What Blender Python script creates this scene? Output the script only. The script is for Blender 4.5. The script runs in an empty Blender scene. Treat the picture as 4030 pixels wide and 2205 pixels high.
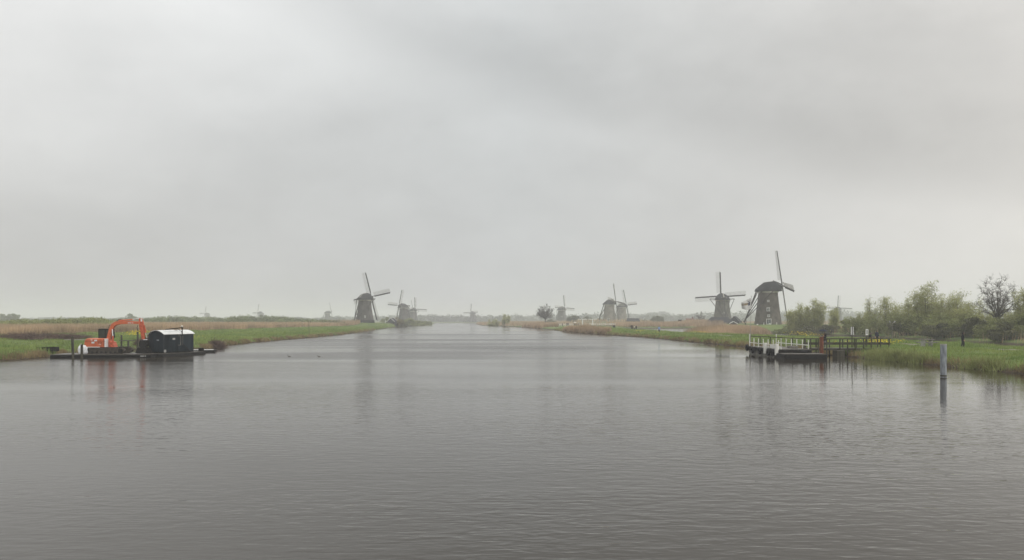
import bpy, math, random
import numpy as np
from mathutils import Vector, Matrix

# ------------------------------------------------------------------ scene, camera, light
scene = bpy.context.scene
COL = scene.collection
R = math.radians
FPX = 3027.0; U0 = 2015.0; VH = 1261.0; CAMH = 4.2      # lens of the photograph, horizon row, eye height over the water

cam_d = bpy.data.cameras.new('camera'); cam = bpy.data.objects.new('camera', cam_d); COL.objects.link(cam)
cam.location = (0, 0, CAMH); cam.rotation_euler = (R(90), 0, 0)
cam_d.sensor_width = 36.0; cam_d.lens = 36.0 * FPX / 4030.0
cam_d.shift_y = (VH - 1102.5) / 4030.0
cam_d.clip_start = 0.5; cam_d.clip_end = 12000
scene.camera = cam

SUN_EL, SUN_AZ = R(48), R(128)          # azimuth clockwise from +Y (the view direction)
world = bpy.data.worlds.new('World'); scene.world = world; world.use_nodes = True
nt = world.node_tree; nt.nodes.clear()
def N(t, typ, **kw):
    n = t.nodes.new(typ)
    for k, v in kw.items(): setattr(n, k, v)
    return n
def math_n(t, op, a, b=None, c=None):
    n = N(t, 'ShaderNodeMath', operation=op)
    for i, v in enumerate((a, b, c)):
        if v is None: continue
        if isinstance(v, (int, float)): n.inputs[i].default_value = v
        else: t.links.new(v, n.inputs[i])
    return n.outputs[0]
out = N(nt, 'ShaderNodeOutputWorld'); bg = N(nt, 'ShaderNodeBackground'); bg.inputs[1].default_value = 0.1
nt.links.new(bg.outputs[0], out.inputs[0])
sky = N(nt, 'ShaderNodeTexSky', sky_type='NISHITA', sun_disc=False); sky.sun_elevation = SUN_EL; sky.sun_rotation = SUN_AZ
sky.air_density = 1.6; sky.dust_density = 6.0
tc = N(nt, 'ShaderNodeTexCoord'); sep = N(nt, 'ShaderNodeSeparateXYZ'); nt.links.new(tc.outputs['Generated'], sep.inputs[0])
def cloud_noise(scale, detail, rough, vec_scale):
    mp = N(nt, 'ShaderNodeMapping'); mp.inputs['Scale'].default_value = vec_scale
    mp.inputs['Rotation'].default_value = (0, R(15), 0)
    nt.links.new(tc.outputs['Generated'], mp.inputs[0])
    n = N(nt, 'ShaderNodeTexNoise'); n.inputs['Scale'].default_value = scale; n.inputs['Detail'].default_value = detail
    n.inputs['Roughness'].default_value = rough
    nt.links.new(mp.outputs[0], n.inputs['Vector'])
    return math_n(nt, 'SUBTRACT', n.outputs['Fac'], 0.5)
n1 = cloud_noise(2.2, 3, 0.5, (1, 1, 2.2)); n2 = cloud_noise(5.0, 5, 0.58, (1.0, 1.0, 1.8))
# layered overcast: bands of cloud that run slightly tilted along the sky
t_ = math_n(nt, 'MULTIPLY_ADD', sep.outputs[0], 0.30, sep.outputs[2])
t_ = math_n(nt, 'MULTIPLY_ADD', n1, 0.16, t_)
t_ = math_n(nt, 'MULTIPLY_ADD', n2, 0.06, t_)
ramp = N(nt, 'ShaderNodeValToRGB'); ramp.color_ramp.interpolation = 'EASE'
els = ramp.color_ramp.elements
stops = [(-0.25, 5.75), (-0.02, 5.9), (0.08, 6.1), (0.18, 6.3), (0.262, 6.55), (0.325, 5.7), (0.40, 6.3), (0.48, 7.4), (1.0, 8.8)]
while len(els) < len(stops): els.new(0.5)
for e, (p, v) in zip(els, stops):
    e.position = (p + 0.3) / 1.4; e.color = (v / 10, v / 10, v / 10, 1)
nt.links.new(math_n(nt, 'MULTIPLY_ADD', t_, 1 / 1.4, 0.3 / 1.4), ramp.inputs[0])
lum = N(nt, 'ShaderNodeSeparateColor'); nt.links.new(ramp.outputs[0], lum.inputs[0])
thin = math_n(nt, 'MULTIPLY_ADD', sep.outputs[0], -0.5, sep.outputs[2])      # the deck thins out towards the upper left
thin = math_n(nt, 'MULTIPLY_ADD', n1, 0.25, thin)
tr_ = N(nt, 'ShaderNodeMapRange', interpolation_type='SMOOTHSTEP'); tr_.inputs[1].default_value = 0.30; tr_.inputs[2].default_value = 0.66; tr_.inputs[4].default_value = 0.31; nt.links.new(thin, tr_.inputs[0])
low = math_n(nt, 'MULTIPLY_ADD', sep.outputs[2], -1.5, sep.outputs[0])           # and low on the right, where the light comes through
low = math_n(nt, 'MULTIPLY_ADD', n1, 0.2, low)
lr_ = N(nt, 'ShaderNodeMapRange', interpolation_type='SMOOTHSTEP'); lr_.inputs[1].default_value = 0.08; lr_.inputs[2].default_value = 0.50; lr_.inputs[4].default_value = 0.17; nt.links.new(low, lr_.inputs[0])
n3 = cloud_noise(13.0, 6, 0.6, (1.0, 1.0, 1.7))
lumv = math_n(nt, 'MULTIPLY_ADD', n2, 0.17, math_n(nt, 'ADD', lum.outputs[0], math_n(nt, 'ADD', tr_.outputs[0], lr_.outputs[0])))
lumv = math_n(nt, 'MULTIPLY_ADD', n3, 0.05, lumv)
warm = math_n(nt, 'MULTIPLY_ADD', sep.outputs[0], 0.5, 0.5)         # sun behind the cloud on the right: slightly warmer there
tint = N(nt, 'ShaderNodeValToRGB'); nt.links.new(warm, tint.inputs[0]); te = tint.color_ramp.elements; te.new(0.5)
for e, p, c in zip(te, (0.22, 0.5, 0.78), ((1.0, 1.003, 0.99), (0.985, 1.01, 1.008), (1.03, 1.005, 0.962))): e.position = p; e.color = (c[0] / 1.1, c[1] / 1.1, c[2] / 1.1, 1)
lumv = math_n(nt, 'MULTIPLY', lumv, 11.0)
mul = N(nt, 'ShaderNodeMix', data_type='RGBA', blend_type='MULTIPLY'); mul.inputs[0].default_value = 1
nt.links.new(tint.outputs[0], mul.inputs[6])
cmb = N(nt, 'ShaderNodeCombineColor')
for i in range(3): nt.links.new(lumv, cmb.inputs[i])
nt.links.new(cmb.outputs[0], mul.inputs[7])
mixs = N(nt, 'ShaderNodeMix', data_type='RGBA'); mixs.inputs[0].default_value = 0.95
nt.links.new(sky.outputs[0], mixs.inputs[6]); nt.links.new(mul.outputs[2], mixs.inputs[7])
nt.links.new(mixs.outputs[2], bg.inputs[0])

sun_d = bpy.data.lights.new('sun', 'SUN'); sun = bpy.data.objects.new('sun', sun_d); COL.objects.link(sun)
sun_d.energy = 1.5; sun_d.angle = R(40); sun_d.color = (1.0, 0.97, 0.92)
sdir = Vector((math.sin(SUN_AZ) * math.cos(SUN_EL), math.cos(SUN_AZ) * math.cos(SUN_EL), math.sin(SUN_EL)))
sun.rotation_euler = sdir.to_track_quat('Z', 'Y').to_euler()
sun.location = (0, 0, 60)

vs = scene.view_settings
scene.display_settings.display_device = 'sRGB'
vs.view_transform = 'Standard'; vs.look = 'None'; vs.gamma = 1; vs.exposure = 0.0; vs.use_curve_mapping = False
scene.render.engine = 'CYCLES'
cy = scene.cycles
cy.use_denoising = True; cy.max_bounces = 6; cy.diffuse_bounces = 3; cy.glossy_bounces = 3; cy.transmission_bounces = 3
cy.volume_bounces = 1; cy.transparent_max_bounces = 4

# ------------------------------------------------------------------ helpers
rng = np.random.default_rng(11)
random.seed(11)
def px(u, D): return (u - U0) * D / FPX                    # east of the camera axis, for a thing D metres away
def pz(v, D): return CAMH - (v - VH) * D / FPX

def material(name, rgb, rough=0.8, var=0.25, scale=3.0, metal=0.0, island=0.0, tint2=None, bump=0.0, spec=0.3, stretch=None, transl=0.0, coat=0.0):
    """procedural paint / cloth / plant surface: noise mottling, optional per-piece variation"""
    m = bpy.data.materials.new(name); m.use_nodes = True; t = m.node_tree; t.nodes.clear()
    o = N(t, 'ShaderNodeOutputMaterial'); b = N(t, 'ShaderNodeBsdfPrincipled')
    tcn = N(t, 'ShaderNodeTexCoord'); vec = tcn.outputs['Object']
    if stretch:
        mp = N(t, 'ShaderNodeMapping'); mp.inputs['Scale'].default_value = stretch; t.links.new(vec, mp.inputs[0]); vec = mp.outputs[0]
    n = N(t, 'ShaderNodeTexNoise'); n.inputs['Scale'].default_value = scale; n.inputs['Detail'].default_value = 5
    t.links.new(vec, n.inputs['Vector'])
    c2 = tint2 or tuple(max(0, c * (1 - var * 1.4)) for c in rgb); c1 = tuple(min(1, c * (1 + var)) for c in rgb) if not tint2 else rgb
    rp = N(t, 'ShaderNodeMapRange'); rp.inputs[1].default_value = 0.32; rp.inputs[2].default_value = 0.68; t.links.new(n.outputs['Fac'], rp.inputs[0])
    mx = N(t, 'ShaderNodeMix', data_type='RGBA'); t.links.new(rp.outputs[0], mx.inputs[0])
    mx.inputs[6].default_value = (*c2, 1); mx.inputs[7].default_value = (*c1, 1); col = mx.outputs[2]
    if island:
        g = N(t, 'ShaderNodeNewGeometry'); hs = N(t, 'ShaderNodeHueSaturation')
        hs.inputs['Hue'].default_value = 0.5
        t.links.new(math_n(t, 'MULTIPLY_ADD', g.outputs['Random Per Island'], island, 1 - island * 0.5), hs.inputs['Value'])
        t.links.new(math_n(t, 'MULTIPLY_ADD', g.outputs['Random Per Island'], 0.04 * min(1, island), 0.48), hs.inputs['Hue'])
        t.links.new(col, hs.inputs['Color']); col = hs.outputs[0]
    t.links.new(col, b.inputs['Base Color'])
    b.inputs['Roughness'].default_value = rough; b.inputs['Metallic'].default_value = metal
    b.inputs['Specular IOR Level'].default_value = spec; b.inputs['Coat Weight'].default_value = coat
    if bump:
        bp = N(t, 'ShaderNodeBump'); bp.inputs['Strength'].default_value = 1; bp.inputs['Distance'].default_value = bump
        t.links.new(n.outputs['Fac'], bp.inputs['Height']); t.links.new(bp.outputs[0], b.inputs['Normal'])
    surf = b.outputs[0]
    if transl:
        tr = N(t, 'ShaderNodeBsdfTranslucent'); t.links.new(col, tr.inputs[0]); ms = N(t, 'ShaderNodeMixShader')
        ms.inputs[0].default_value = transl; t.links.new(surf, ms.inputs[1]); t.links.new(tr.outputs[0], ms.inputs[2]); surf = ms.outputs[0]
    t.links.new(surf, o.inputs[0])
    return m

def link(o, parent=None):
    COL.objects.link(o)
    if parent is not None: o.parent = parent
    return o
def tag(o, label=None, cat=None, group=None, kind=None):
    if label: o['label'] = label
    if cat: o['category'] = cat
    if group: o['group'] = group
    if kind: o['kind'] = kind
    return o
def empty(name, loc, rz=0.0, parent=None):
    o = bpy.data.objects.new(name, None); o.location = loc; o.rotation_euler = (0, 0, rz); o.empty_display_size = 0.3
    return link(o, parent)
def copy_tree(o, parent=None):
    c = o.copy(); COL.objects.link(c); c.parent = parent
    for ch in o.children: copy_tree(ch, c)
    return c

def np_mesh(name, V, F, mat=None, smooth=False):
    V = np.asarray(V, dtype=np.float32); F = np.asarray(F, dtype=np.int32)
    me = bpy.data.meshes.new(name); k = F.shape[1]
    me.vertices.add(len(V)); me.vertices.foreach_set('co', V.ravel())
    me.loops.add(F.size); me.loops.foreach_set('vertex_index', F.ravel())
    me.polygons.add(len(F)); me.polygons.foreach_set('loop_start', np.arange(0, F.size, k, dtype=np.int32))
    me.update(calc_edges=True)
    if smooth: me.polygons.foreach_set('use_smooth', np.ones(len(F), dtype=bool))
    if mat: me.materials.append(mat)
    return me
def np_obj(name, V, F, mat, parent=None, smooth=False):
    return link(bpy.data.objects.new(name, np_mesh(name, V, F, mat, smooth)), parent)

class MB:
    def __init__(s): s.v = []; s.f = []
    def add(s, vs_, fs_):
        b = len(s.v); s.v += [tuple(p) for p in vs_]; s.f += [tuple(i + b for i in f) for f in fs_]; return s
    def box(s, c, d, rz=0.0, ry=0.0, rx=0.0):
        M = Matrix.Rotation(rz, 3, 'Z') @ Matrix.Rotation(ry, 3, 'Y') @ Matrix.Rotation(rx, 3, 'X'); c = Vector(c)
        p = [c + M @ Vector((x * d[0] / 2, y * d[1] / 2, z * d[2] / 2)) for x in (-1, 1) for y in (-1, 1) for z in (-1, 1)]
        return s.add(p, [(0, 1, 3, 2), (4, 6, 7, 5), (0, 4, 5, 1), (2, 3, 7, 6), (0, 2, 6, 4), (1, 5, 7, 3)])
    def beam(s, a, b, w, h=None, w1=None, h1=None, up=(0, 0, 1)):
        h = w if h is None else h; w1 = w if w1 is None else w1; h1 = h if h1 is None else h1
        a = Vector(a); b = Vector(b); d = (b - a).normalized(); up = Vector(up)
        if abs(d.dot(up)) > 0.98: up = Vector((0, 1, 0)) if abs(d.y) < 0.9 else Vector((1, 0, 0))
        x = d.cross(up).normalized(); y = x.cross(d)
        p = []
        for c, ww, hh in ((a, w, h), (b, w1, h1)):
            p += [c + x * sx * ww / 2 + y * sy * hh / 2 for sx, sy in ((-1, -1), (1, -1), (1, 1), (-1, 1))]
        return s.add(p, [(3, 2, 1, 0), (4, 5, 6, 7)] + [(i, (i + 1) % 4, (i + 1) % 4 + 4, i + 4) for i in range(4)])
    def tube(s, a, b, r0, r1=None, n=10):
        r1 = r0 if r1 is None else r1
        a = Vector(a); b = Vector(b); d = (b - a).normalized(); up = Vector((0, 0, 1)) if abs(d.z) < 0.95 else Vector((1, 0, 0))
        x = d.cross(up).normalized(); y = x.cross(d); p = []
        for c, r in ((a, r0), (b, r1)):
            p += [c + (x * math.cos(k * 2 * math.pi / n) + y * math.sin(k * 2 * math.pi / n)) * r for k in range(n)]
        return s.add(p, [tuple(range(n))[::-1], tuple(range(n, 2 * n))] + [(k, (k + 1) % n, (k + 1) % n + n, k + n) for k in range(n)])
    def path(s, pts, r, n=6):
        for a, b in zip(pts[:-1], pts[1:]): s.tube(a, b, r, r, n)
        return s
    def loft(s, rings, caps=True):
        n = len(rings[0]); p = [q for r in rings for q in r]; f = []
        for i in range(len(rings) - 1):
            for k in range(n): f.append((i * n + k, i * n + (k + 1) % n, (i + 1) * n + (k + 1) % n, (i + 1) * n + k))
        if caps: f += [tuple(range(n))[::-1], tuple(range((len(rings) - 1) * n, len(rings) * n))]
        return s.add(p, f)
    def lathe(s, prof, n=24, c=(0, 0, 0), rot=0.0):
        return s.loft([[(c[0] + r * math.cos(rot + 2 * math.pi * k / n), c[1] + r * math.sin(rot + 2 * math.pi * k / n), c[2] + z) for k in range(n)] for r, z in prof])
    def prism(s, pts, y0, y1):            # outline in x,z, extruded along y
        n = len(pts); p = [(x, y0, z) for x, z in pts] + [(x, y1, z) for x, z in pts]
        return s.add(p, [tuple(range(n)), tuple(range(n, 2 * n))[::-1]] + [(k, k + n, (k + 1) % n + n, (k + 1) % n) for k in range(n)])
    def torus(s, c, R_, r, axis='Y', n=18, m=8):
        rings = []
        for i in range(n):
            a = 2 * math.pi * i / n; ring = []
            for j in range(m):
                b = 2 * math.pi * j / m; rr = R_ + r * math.cos(b); q = (rr * math.cos(a), r * math.sin(b), rr * math.sin(a))
                if axis == 'X': q = (q[1], q[0], q[2])
                if axis == 'Z': q = (q[0], q[2], q[1])
                ring.append((c[0] + q[0], c[1] + q[1], c[2] + q[2]))
            rings.append(ring)
        rings.append(rings[0]); return s.loft(rings, caps=False)
    def ball(s, c, r, n=12, m=8):
        r = (r, r, r) if isinstance(r, (int, float)) else r; rings = []
        for i in range(m + 1):
            a = -math.pi / 2 + math.pi * i / m; cr = max(0.02, math.cos(a))
            rings.append([(c[0] + r[0] * cr * math.cos(2 * math.pi * k / n), c[1] + r[1] * cr * math.sin(2 * math.pi * k / n), c[2] + r[2] * math.sin(a)) for k in range(n)])
        return s.loft(rings)
    def build(s, name, mat, parent=None, smooth=False, bevel=0.0):
        me = bpy.data.meshes.new(name); me.from_pydata(s.v, [], s.f); me.update()
        import bmesh
        bm = bmesh.new(); bm.from_mesh(me); bmesh.ops.recalc_face_normals(bm, faces=bm.faces); bm.to_mesh(me); bm.free()
        if mat: me.materials.append(mat)
        if smooth:
            me.polygons.foreach_set('use_smooth', np.ones(len(me.polygons), dtype=bool))
            try: me.set_sharp_from_angle(angle=R(40))
            except Exception: pass
        o = bpy.data.objects.new(name, me)
        if bevel:
            b = o.modifiers.new('bevel', 'BEVEL'); b.width = bevel; b.segments = 2; b.limit_method = 'ANGLE'
        return link(o, parent)

# ------------------------------------------------------------------ materials
M = {}
M['brick_dark'] = material('dark brick', (0.095, 0.085, 0.070), 0.9, 0.35, 0.5, bump=0.02)
M['brick_pale'] = material('weathered grey brick', (0.205, 0.185, 0.155), 0.9, 0.25, 0.5, bump=0.02)
M['thatch_body'] = material('weathered thatch', (0.085, 0.08, 0.073), 0.95, 0.35, 0.35, bump=0.03)
M['thatch_grey'] = material('grey mossy thatch', (0.13, 0.13, 0.105), 0.95, 0.3, 0.35, bump=0.03)
M['thatch_cap'] = material('dark thatch', (0.020, 0.022, 0.025), 0.95, 0.3, 1.0, bump=0.03)
M['tar'] = material('tarred boards', (0.014, 0.015, 0.018), 0.7, 0.4, 2.0, stretch=(1, 1, 0.1))
M['timber'] = material('dark sail timber', (0.055, 0.05, 0.047), 0.8, 0.3, 2.0)
M['timber_grey'] = material('grey timber', (0.17, 0.16, 0.14), 0.85, 0.3, 3.0)
M['lath'] = material('pale weathered lath', (0.30, 0.28, 0.25), 0.8, 0.15, 3.0)
M['white'] = material('white paint', (0.74, 0.74, 0.71), 0.5, 0.07, 2.5)
M['cream'] = material('cream paint', (0.55, 0.53, 0.46), 0.6, 0.1, 2.0)
M['dirty_white'] = material('rust streaked white paint', (0.72, 0.71, 0.66), 0.55, 0.18, 4.0, stretch=(3, 3, 0.4))
M['glass'] = material('dark window glass', (0.035, 0.045, 0.042), 0.08, 0.1, 1.0, spec=0.6)
M['orange'] = material('orange digger paint', (0.56, 0.135, 0.055), 0.42, 0.12, 2.0, coat=0.2)
M['orange_worn'] = material('worn orange paint', (0.50, 0.105, 0.05), 0.5, 0.25, 5.0)
M['black_metal'] = material('black greasy steel', (0.013, 0.012, 0.011), 0.6, 0.4, 4.0, spec=0.2)
M['mud_metal'] = material('muddy steel', (0.055, 0.046, 0.036), 0.85, 0.4, 5.0)
M['rubber'] = material('black rubber', (0.011, 0.011, 0.012), 0.75, 0.2, 6.0)
M['chrome'] = material('polished rod', (0.75, 0.75, 0.75), 0.25, 0.03, 2.0, metal=0.6)
M['slate'] = material('slate blue planks', (0.016, 0.025, 0.032), 0.65, 0.35, 1.5, stretch=(1, 1, 0.25), spec=0.15)
M['slate_dark'] = material('dark slate trim', (0.022, 0.028, 0.033), 0.6, 0.2, 1.5)
M['pontoon'] = material('dark pontoon steel', (0.018, 0.018, 0.018), 0.75, 0.4, 2.0, stretch=(1, 1, 3))
M['deck'] = material('wet deck planks', (0.10, 0.09, 0.075), 0.45, 0.35, 4.0)
M['galv'] = material('galvanised grey steel', (0.25, 0.27, 0.29), 0.6, 0.3, 3.0, metal=0.1, stretch=(2, 2, 0.5))
M['rust'] = material('rusted steel', (0.16, 0.058, 0.032), 0.85, 0.35, 5.0, stretch=(1, 1, 0.4))
M['dark_wood'] = material('dark wet wood', (0.058, 0.054, 0.038), 0.7, 0.35, 4.0, stretch=(1, 1, 0.3))
M['hull'] = material('grey hull', (0.14, 0.135, 0.115), 0.65, 0.3, 3.0, stretch=(1, 1, 2))
M['bag'] = material('white woven plastic', (0.72, 0.73, 0.75), 0.7, 0.12, 5.0, bump=0.03)
M['roof_white'] = material('white roofing felt', (0.66, 0.67, 0.66), 0.7, 0.08, 2.0)
M['concrete'] = material('concrete', (0.36, 0.35, 0.33), 0.85, 0.15, 6.0)
M['bench_wood'] = material('grey bench boards', (0.20, 0.185, 0.165), 0.8, 0.2, 5.0)
M['roof_tile'] = material('red brown roof', (0.17, 0.085, 0.07), 0.85, 0.25, 2.0)
M['plaster'] = material('pale plaster', (0.42, 0.40, 0.36), 0.85, 0.12, 2.0)
M['bark'] = material('grey bark', (0.085, 0.075, 0.062), 0.9, 0.3, 4.0)
M['bark_dark'] = material('dark bark', (0.055, 0.05, 0.047), 0.9, 0.3, 4.0)
M['leaf_light'] = material('fresh willow leaf', (0.37, 0.39, 0.16), 0.7, 0.2, 0.4, island=0.5, transl=0.35)
M['leaf_mid'] = material('mid green leaf', (0.245, 0.275, 0.105), 0.7, 0.25, 0.4, island=0.5, transl=0.3)
M['leaf_dark'] = material('dark shrub leaf', (0.12, 0.125, 0.062), 0.75, 0.3, 0.5, island=0.5, transl=0.25)
M['leaf_olive'] = material('olive leaf', (0.19, 0.165, 0.06), 0.75, 0.2, 0.4, island=0.45, transl=0.3)
M['leaf_far'] = material('far scrub leaf', (0.17, 0.21, 0.085), 0.8, 0.3, 0.04, island=0.4, transl=0.2)
M['leaf_far_wood'] = material('far wood leaf', (0.085, 0.10, 0.06), 0.8, 0.3, 0.02, island=0.4, transl=0.2)
M['bud'] = material('grey brown bud', (0.10, 0.085, 0.07), 0.9, 0.2, 1.0, island=0.4)
M['grass_blade'] = material('grass blade', (0.27, 0.33, 0.10), 0.7, 0.2, 0.16, tint2=(0.135, 0.22, 0.06), island=0.6, transl=0.35)
M['grass_dry'] = material('dry sedge', (0.27, 0.215, 0.11), 0.8, 0.25, 0.3, island=0.5, transl=0.2)
M['reed'] = material('dry reed stalk', (0.455, 0.35, 0.215), 0.8, 0.2, 0.06, island=0.45, transl=0.25)
M['flower'] = material('yellow mustard petal', (0.78, 0.66, 0.05), 0.7, 0.15, 3.0, island=0.3, transl=0.2)
M['twig'] = material('brown brush twigs', (0.15, 0.105, 0.08), 0.9, 0.3, 1.0, island=0.5)
M['gravel'] = material('gravel path', (0.20, 0.18, 0.15), 0.9, 0.2, 8.0, bump=0.01)
M['flag_white'] = material('flag cloth', (0.70, 0.69, 0.67), 0.8, 0.06, 3.0, transl=0.3)
M['flag_tan'] = material('tan flag print', (0.33, 0.27, 0.19), 0.8, 0.25, 6.0, transl=0.2)
M['flag_blue'] = material('slate blue flag print', (0.10, 0.105, 0.15), 0.8, 0.2, 6.0, transl=0.2)
M['block'] = material('far concrete block', (0.20, 0.20, 0.20), 0.9, 0.1, 0.2)

# ------------------------------------------------------------------ terrain
LEFT = np.array([(-50, -62), (0, -62), (60, -57), (79, -53), (83, -51.5), (88, -53), (96, -54), (105, -48), (112, -43.5), (123, -46.5), (144, -48.2), (184, -48.4), (219, -48.8), (334, -59), (444, -69.6), (600, -78), (794, -83), (1000, -100), (1140, -170), (4100, -170)], float)
RIGHT = np.array([(-50, 45), (0, 45), (55, 41), (60, 40), (70, 39.5), (80, 39.5), (91, 38.5), (123, 37), (135, 35.8), (159, 34), (174, 33), (195, 31), (227, 25.5), (259, 19.5), (330, 18), (378, 13), (509, -2.5), (605, -23), (850, -41), (1140, -41), (4100, -41)], float)
SIDE1 = np.array([(-50, 62), (60, 62), (111, 67), (140, 64), (170, 56), (203, 48), (230, 48), (261, 47.5), (330, 46), (390, 44), (4100, 44)], float)
SIDE2 = np.array([(-50, 82), (60, 83), (130, 86), (254, 92), (290, 89), (322, 90), (350, 104), (397, 112), (4100, 112)], float)
def smooth_curve(P):
    ys = np.arange(-50, 4100, 1.0); xs = np.interp(ys, P[:, 0], P[:, 1]); k = np.ones(9) / 9
    xs2 = np.convolve(np.pad(xs, 4, mode='edge'), k, 'valid')
    w = 0.5 * np.sin(ys * 0.9 + P[3, 1]) + 0.6 * np.sin(ys * 0.37 + 1.3) + 0.4 * np.sin(ys * 2.1 + 0.4)
    fade = np.clip((ys - 50) / 20, 0, 1) * np.clip(ys / 300, 0.5, 2.0)
    w = w + 0.5 * np.sin(ys * 1.37 + 2.0) * np.sin(ys * 0.21) + 0.35 * np.sin(ys * 2.9)
    return ys, xs2 + w * fade * 0.5
CUR = {k: smooth_curve(v) for k, v in dict(L=LEFT, R=RIGHT, S1=SIDE1, S2=SIDE2).items()}
def cx(k, y): return np.interp(y, *CUR[k])
def slope(k, y):
    return np.sqrt(1 + ((np.interp(y + 4, *CUR[k]) - np.interp(y - 4, *CUR[k])) / 8) ** 2)
MOUNDS = []          # (x, y, radius, height)
def land(x, y):
    w1 = np.maximum(np.maximum((cx('L', y) - x) / slope('L', y), (x - cx('R', y)) / slope('R', y)), y - 1140)
    w2 = np.maximum(np.maximum((cx('S1', y) - x) / slope('S1', y), (x - cx('S2', y)) / slope('S2', y)), y - 397)
    w3 = np.maximum(np.abs(x + 59) - 15, np.abs(y - 106) - 4.5 + 0.8 * np.sin(x * 0.8))
    w3 = np.where(w3 > 6, 99, w3)
    return np.minimum(np.minimum(w1, w2), w3)
def ground_z(x, y):
    x = np.asarray(x, float); y = np.asarray(y, float)
    d = land(x, y)
    z = np.interp(d, [-6, -1.0, 0, 0.5, 1.6, 4, 10, 40], [-1.4, -0.5, 0.0, 0.32, 0.62, 0.85, 1.0, 1.1])
    und = 0.10 * np.sin(x * 0.31 + 0.7 * np.sin(y * 0.13)) * np.sin(y * 0.23 + 0.4) + 0.06 * np.sin(x * 0.9 + y * 0.5) + 0.05 * np.sin(x * 1.7 - y * 1.1)
    z = z + und * np.clip(d / 3, 0, 1)
    for mx_, my_, r_, h_ in MOUNDS:
        q = np.hypot(x - mx_, y - my_) / r_
        z = z + h_ * np.interp(q, [0, 0.55, 1.0], [1, 1, 0]) * (d > 0)
    return z
def gz(x, y): return float(ground_z(np.array([x]), np.array([y]))[0])

# windmills: u of the tower axis, distance, base height, heading of the sails (deg from east), sail rotation (deg), style
MILLS = [
    dict(key='near', u=3022.7, D=305, zb=2.6, a=-5, rot=10, style='brick', label='largest brown brick windmill with sails edge on, beside the green trees'),
    dict(key='barn', u=2843, D=430, zb=2.5, a=86, rot=-4, style='thatch_grey', label='grey thatched windmill with level sails rising behind a low dark barn'),
    dict(key='left', u=1436, D=439, zb=2.8, a=60, rot=-9, style='thatch', label='dark thatched windmill standing alone above the left bank reeds'),
    dict(key='tree', u=2209, D=835, zb=2.2, a=-52, rot=-3, style='thatch', label='hazy grey windmill just right of the lone round leafless tree'),
    dict(key='pair_near', u=2398, D=590, zb=3.2, a=-32, rot=-5, style='pale', label='taller pale windmill behind the white railing, left one of the pair'),
    dict(key='pair_far', u=2447, D=700, zb=3.0, a=33, rot=-4, style='pale', label='smaller pale windmill half hidden behind its taller neighbour'),
    dict(key='bush_near', u=1588, D=690, zb=2.4, a=-127, rot=-4, style='thatch', label='hazy windmill behind the left bank bushes with one sail pointing left'),
    dict(key='bush_mid', u=1627, D=880, zb=1.6, a=-62, rot=-3, style='thatch', label='hazy windmill behind the left bank bushes with one sail pointing right'),
    dict(key='bush_far', u=1611, D=1010, zb=1.2, a=18, rot=-2, style='thatch', label='windmill showing only its thin upright sail between two others'),
    dict(key='water', u=1861, D=1180, zb=0.9, a=130, rot=-3, style='thatch', label='faint blue grey windmill at the far end of the canal'),
    dict(key='reed_right', u=1289, D=1130, zb=1.2, a=15, rot=-2, style='thatch', label='faint windmill above the reeds just left of the dark thatched mill'),
    dict(key='reed_mid', u=1026, D=1230, zb=1.2, a=168, rot=-2, style='thatch', label='faint windmill rising behind the scrub hump beyond the hut wagon'),
    dict(key='reed_left', u=816, D=1420, zb=1.2, a=-120, rot=0, style='thatch', label='very faint windmill farthest out over the left reeds'),
    dict(key='right', u=3297, D=832, zb=2.0, a=-112, rot=-3, style='thatch', label='pale hazy windmill seen over the trees on the right'),
]
for m in MILLS:
    m['x'] = px(m['u'], m['D']); m['y'] = m['D']
    base = 1.1
    MOUNDS.append((m['x'], m['y'], 34 if m['D'] < 500 else 40, max(0, m['zb'] - base)))

def axis_pts(spec):
    out_ = []
    for a, b, s in spec: out_.append(np.arange(a, b, s))
    return np.unique(np.concatenate(out_ + [np.array([spec[-1][1]])]))
gx = axis_pts([(-4000, -1000, 250), (-1000, -300, 25), (-300, -120, 5), (-120, -70, 1.2), (-70, -36, 0.5), (-36, 8, 1.5), (8, 100, 0.6), (100, 150, 2), (150, 400, 10), (400, 1000, 40), (1000, 4000, 250)])
gy = axis_pts([(-200, 40, 20), (40, 130, 0.6), (130, 260, 1.2), (260, 460, 2.5), (460, 900, 8), (900, 1300, 20), (1300, 4000, 150)])
GX, GY = np.meshgrid(gx, gy)
GZ = ground_z(GX.ravel(), GY.ravel())
nx, ny = len(gx), len(gy)
idx = np.arange(nx * ny).reshape(ny, nx)
F = np.stack([idx[:-1, :-1].ravel(), idx[:-1, 1:].ravel(), idx[1:, 1:].ravel(), idx[1:, :-1].ravel()], 1)
gm = bpy.data.materials.new('meadow soil'); gm.use_nodes = True; t = gm.node_tree; t.nodes.clear()
o_ = N(t, 'ShaderNodeOutputMaterial'); b_ = N(t, 'ShaderNodeBsdfPrincipled'); b_.inputs['Roughness'].default_value = 0.95; b_.inputs['Specular IOR Level'].default_value = 0.15
geo = N(t, 'ShaderNodeNewGeometry'); sp = N(t, 'ShaderNodeSeparateXYZ'); t.links.new(geo.outputs['Position'], sp.inputs[0])
na = N(t, 'ShaderNodeTexNoise'); na.inputs['Scale'].default_value = 0.12; na.inputs['Detail'].default_value = 6; t.links.new(geo.outputs['Position'], na.inputs['Vector'])
nb = N(t, 'ShaderNodeTexNoise'); nb.inputs['Scale'].default_value = 1.7; nb.inputs['Detail'].default_value = 5; t.links.new(geo.outputs['Position'], nb.inputs['Vector'])
m1 = N(t, 'ShaderNodeMix', data_type='RGBA'); m1.inputs[6].default_value = (0.085, 0.125, 0.04, 1); m1.inputs[7].default_value = (0.15, 0.195, 0.06, 1)
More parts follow.
